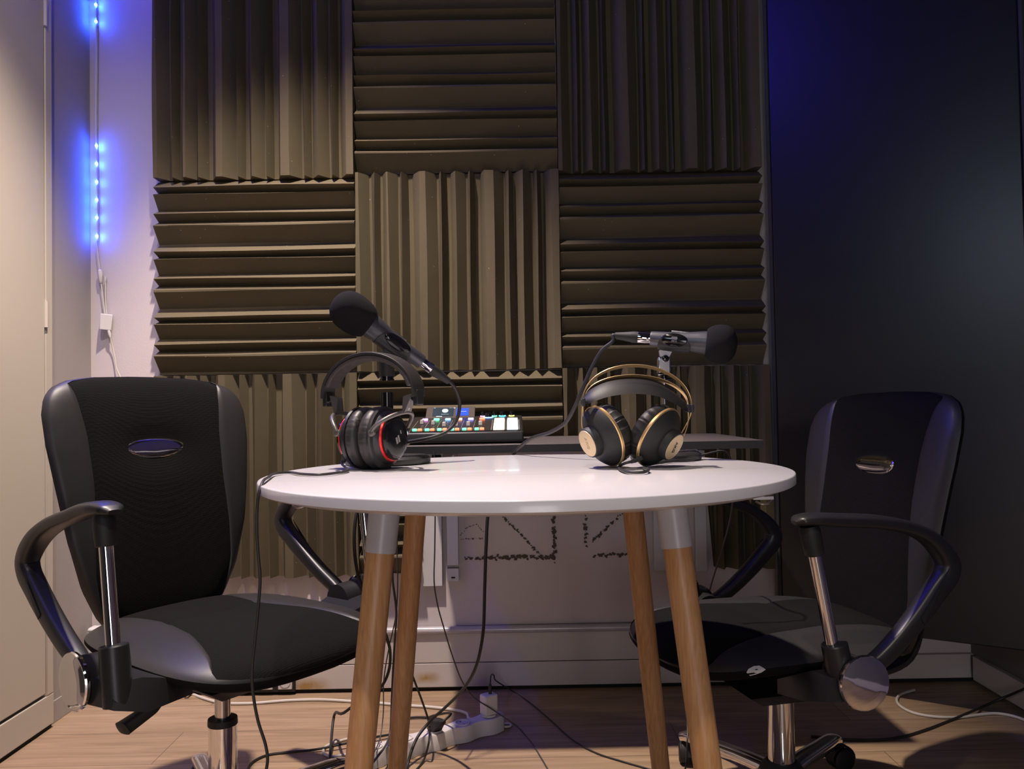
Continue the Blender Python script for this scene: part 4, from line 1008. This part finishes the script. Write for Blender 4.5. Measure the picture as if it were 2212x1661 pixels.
MB().box(cc + Vector((0, 0, .027)), (.040, .030, .052), rotc).build('charger_body', 'whiteplastic', cg, bev=.005, seg=4)
MB().lathe([(-.003, .0175), (.002, .0175)], cc, (0, 0, 1), 28).build('charger_foot', 'whiteplastic', cg)
MB().lathe([(0, .0045), (.020, .0045), (.026, .002)], cc + Vector((.004, 0, .053)), (0, 0, 1), 16).build('usb_plug', 'rubber', cg)
MB().tube([cc + Vector((.004, 0, .076)), cc + Vector((.006, .02, .092)), cc + Vector((.012, .09, .070)), cc + Vector((.014, .17, .03)), atz(1108, 1493, .003), atz(1145, 1518, .003), atz(1190, 1556, .003), atz(1240, 1600, .003), atz(1290, 1627, .003), atz(1340, 1643, .003), atz(1385, 1656, .003), atz(1440, 1672, .003)], .0019).build('wire', 'cable', cg)
bp = thing('power_plug', 'black angled power plug in the floor power strip beside the table leg', 'plug', scs[2] + Vector((0, 0, .002)))
b0 = scs[2] + Vector((0, 0, .003))
MB().hull([b0 + rotc @ Vector(p) for p in [(-.014, -.014, 0), (.014, -.014, 0), (-.014, .014, 0), (.014, .014, 0), (-.011, -.011, .022), (.011, -.011, .022), (-.011, .022, .026), (.011, .022, .026), (-.006, .040, .034), (.006, .040, .034), (-.006, .042, .024), (.006, .042, .024)]]).build('plug_body', 'rubber', bp, bev=.002)
pe = b0 + rotc @ Vector((0, .040, .029))
MB().tube([pe, pe + Vector((.02, .03, .01)), atz(925, 1552, .03), atz(960, 1560, .012), atz(950, 1553, .005), atz(900, 1549, .005), atz(850, 1558, .005), atz(846, 1572, .005), atz(866, 1580, .006), atz(800, 1594, .012), atz(740, 1607, .013), atz(680, 1619, .006), atz(620, 1625, .0035), atz(580, 1630, .0035), atz(555, 1640, .0035), atz(540, 1652, .0035), atz(533, 1675, .0035)], .0030, 10).build('wire', 'cable', bp)

def loose(label, pts, r, m='greycable', name='loose_cable', cat='cable'):
    return tag(MB().tube(pts, r, 9).build(name, m), label, cat)
fz = .0028
loose('thin dark cable hanging from the shelf in front of the white trunking', [at(938, 975, 1.90), at(940, 1040, 1.90), at(940, 1110, 1.90), at(939, 1190, 1.90), at(938, 1260, 1.90), at(946, 1310, 1.91), at(957, 1350, 1.92), at(975, 1410, 1.95), at(1000, 1475, 2.0), at(1025, 1507, 2.05), at(1060, 1530, 2.10), atz(1090, 1550, .05), atz(1120, 1572, .02), atz(1132, 1585, fz), atz(1150, 1606, fz), atz(1165, 1630, fz), atz(1185, 1664, fz), atz(1200, 1690, fz)], .0017)
loose('grey cable pair dropping behind the left table legs to the power strip', [at(852, 975, 1.89), at(852, 1050, 1.89), at(850, 1110, 1.89), at(847, 1190, 1.89), at(848, 1250, 1.89), at(856, 1320, 1.90), at(853, 1380, 1.91), at(849, 1450, 1.93), at(846, 1520, 1.95), atz(843, 1580, .060), atz(836, 1605, .050), atz(815, 1635, .046), atz(795, 1662, .020), atz(785, 1685, fz)], .0028)
loose('thinnest grey cable hanging just right of the grey pair behind the table legs', [at(861, 975, 1.91), at(859, 1110, 1.91), at(858, 1200, 1.91), at(859, 1260, 1.91), at(855, 1330, 1.92), at(840, 1400, 1.94), at(829, 1470, 1.97), at(828, 1540, 2.0), atz(822, 1590, .055), atz(810, 1622, .046), atz(797, 1648, .030), atz(780, 1680, fz)], .0015)
loose('dark cable slanting past the back left table leg onto the power strip', [at(880, 1430, 1.95), at(895, 1470, 1.97), at(912, 1515, 2.0), at(925, 1555, 2.02), atz(928, 1578, .062), atz(926, 1605, .046), atz(918, 1635, .010), atz(910, 1650, fz), atz(895, 1668, fz), atz(880, 1690, fz)], .0026, 'cable')
loose('white cable loop on the floor beside the left end of the power strip', [atz(770, 1592, .004), atz(735, 1600, .004), atz(705, 1612, .004), atz(699, 1625, .004), atz(715, 1634, .004), atz(745, 1630, .004), atz(780, 1622, .004)], .0034, 'whitecable')
loose('black cable running from the right chair castor along the floor to the right wall', [atz(1752, 1590, .0035), atz(1810, 1596, .0035), atz(1890, 1598, .0035), atz(1945, 1592, .0035), atz(2000, 1576, .0035), atz(2060, 1553, .0035), atz(2100, 1536, .012), atz(2132, 1522, .006), atx(2172, 1505, 1.326), atx(2195, 1495, 1.330), atx(2230, 1480, 1.330)], .0034, 'cable')
loose('beige cable curling on the floor below the black corner screen', [atz(1975, 1490, .004), atz(1945, 1500, .004), atz(1937, 1512, .004), atz(1946, 1526, .004), atz(1975, 1540, .004), atz(2020, 1548, .004), atz(2070, 1549, .004), atz(2120, 1543, .004), atz(2155, 1541, .004), atz(2190, 1547, .004), atz(2225, 1560, .004)], .0036, 'whitecable')
# double socket strip low on the skirting behind the left chair
p0_, p1_ = at(512, 1492, YB - .026), at(637, 1460, YB - .026)
ws = thing('wall_socket', 'row of three white sockets in a black frame at the skirting behind the left chair', 'wall socket', ((p0_.x + p1_.x) / 2, YB - .016, p0_.z))
cz = (p0_.z + p1_.z) / 2 + .004; Wd = p1_.x - p0_.x
MB().box(((p0_.x + p1_.x) / 2, YB - .021, cz), (Wd, .010, .062)).build('socket_frame', 'matteplastic', ws, bev=.002)
for k in range(3):
    c = Vector((p0_.x + Wd * (k + .5) / 3, YB - .028, cz))
    s_ = MB().box(c, (.042, .005, .044)).build('socket', 'whiteplastic', ws, bev=.002)
    MB().lathe([(0, .0165), (.0015, .0165), (.0015, .015), (.0002, .015), (.0002, 0)], c + Vector((0, -.0022, 0)), (0, -1, 0), 28).build('socket_face', 'sockethole', s_)

# ================================================================== LIGHTS
def spot(name, loc, target, energy, col, ang, blend, rad):
    l = bpy.data.lights.new(name, 'SPOT'); l.energy = energy; l.color = col; l.spot_size = math.radians(ang); l.spot_blend = blend; l.shadow_soft_size = rad
    o = bpy.data.objects.new(name, l); COL.objects.link(o); o.location = loc
    o.rotation_euler = (Vector(target) - Vector(loc)).to_track_quat('-Z', 'Y').to_euler(); return o
warm = (1.0, .855, .74)
spot('ceiling_spot_light', (-.55, 1.60, 2.93), (-.52, 1.77, 0), 375, warm, 69, .6, .035)
spot('ceiling_spot_light', (-.15, -.05, 2.93), (-.05, .45, 0), 95, warm, 62, .5, .04)
spot('ceiling_spot_light', (-.60, .55, 2.93), (-1.25, 1.80, 1.55), 85, (1.0, .88, .80), 46, 1., .04)  # extra spot added to brighten the closet door and left wall
def area(name, loc, rot, sx, sy, energy, col):
    l = bpy.data.lights.new(name, 'AREA'); l.shape = 'RECTANGLE'; l.size = sx; l.size_y = sy; l.energy = energy; l.color = col
    o = bpy.data.objects.new(name, l); COL.objects.link(o); o.location = loc; o.rotation_euler = rot; return o
wl_ = area('cool_unseen_light', (-.30, -.65, 1.72), (0, 0, 0), .30, .40, 3.6, (.66, .82, 1.0))  # unseen cool source of unknown kind by the camera, gives the screen its glow
wl_.rotation_euler = (Vector((1.2, 2.1, 1.1)) - wl_.location).to_track_quat('-Z', 'Y').to_euler()
area('doorway_fill_light', (.25, -2.2, .58), (PI / 2, 0, 0), .8, 1.1, 16, (.95, .87, .92))  # low fill added for the wall under the table, at a presumed doorway
wd = bpy.data.worlds.new('world'); SC.world = wd; wd.use_nodes = True
wd.node_tree.nodes['Background'].inputs[0].default_value = (.5, .45, .42, 1); wd.node_tree.nodes['Background'].inputs[1].default_value = .0

# ================================================================== CAMERA
cam = bpy.data.cameras.new('camera'); co = bpy.data.objects.new('camera', cam); COL.objects.link(co)
cam.sensor_fit = 'HORIZONTAL'; cam.sensor_width = 36; cam.lens = F_PX / 2212 * 36; cam.clip_start = .02
co.matrix_world = Matrix.Translation(CAM) @ Matrix.Rotation(PI / 2 + PITCH, 4, 'X') @ Matrix.Rotation(-ROLL, 4, 'Z')
SC.camera = co
for o in bpy.data.objects:
    if '_w' in o: del o['_w']
vs_ = SC.view_settings; SC.display_settings.display_device = 'sRGB'
vs_.view_transform = 'Standard'; vs_.look = 'None'; vs_.exposure = 0.; vs_.gamma = 1.; vs_.use_curve_mapping = False
SC.cycles.use_denoising = True
SC.cycles.diffuse_bounces = 1
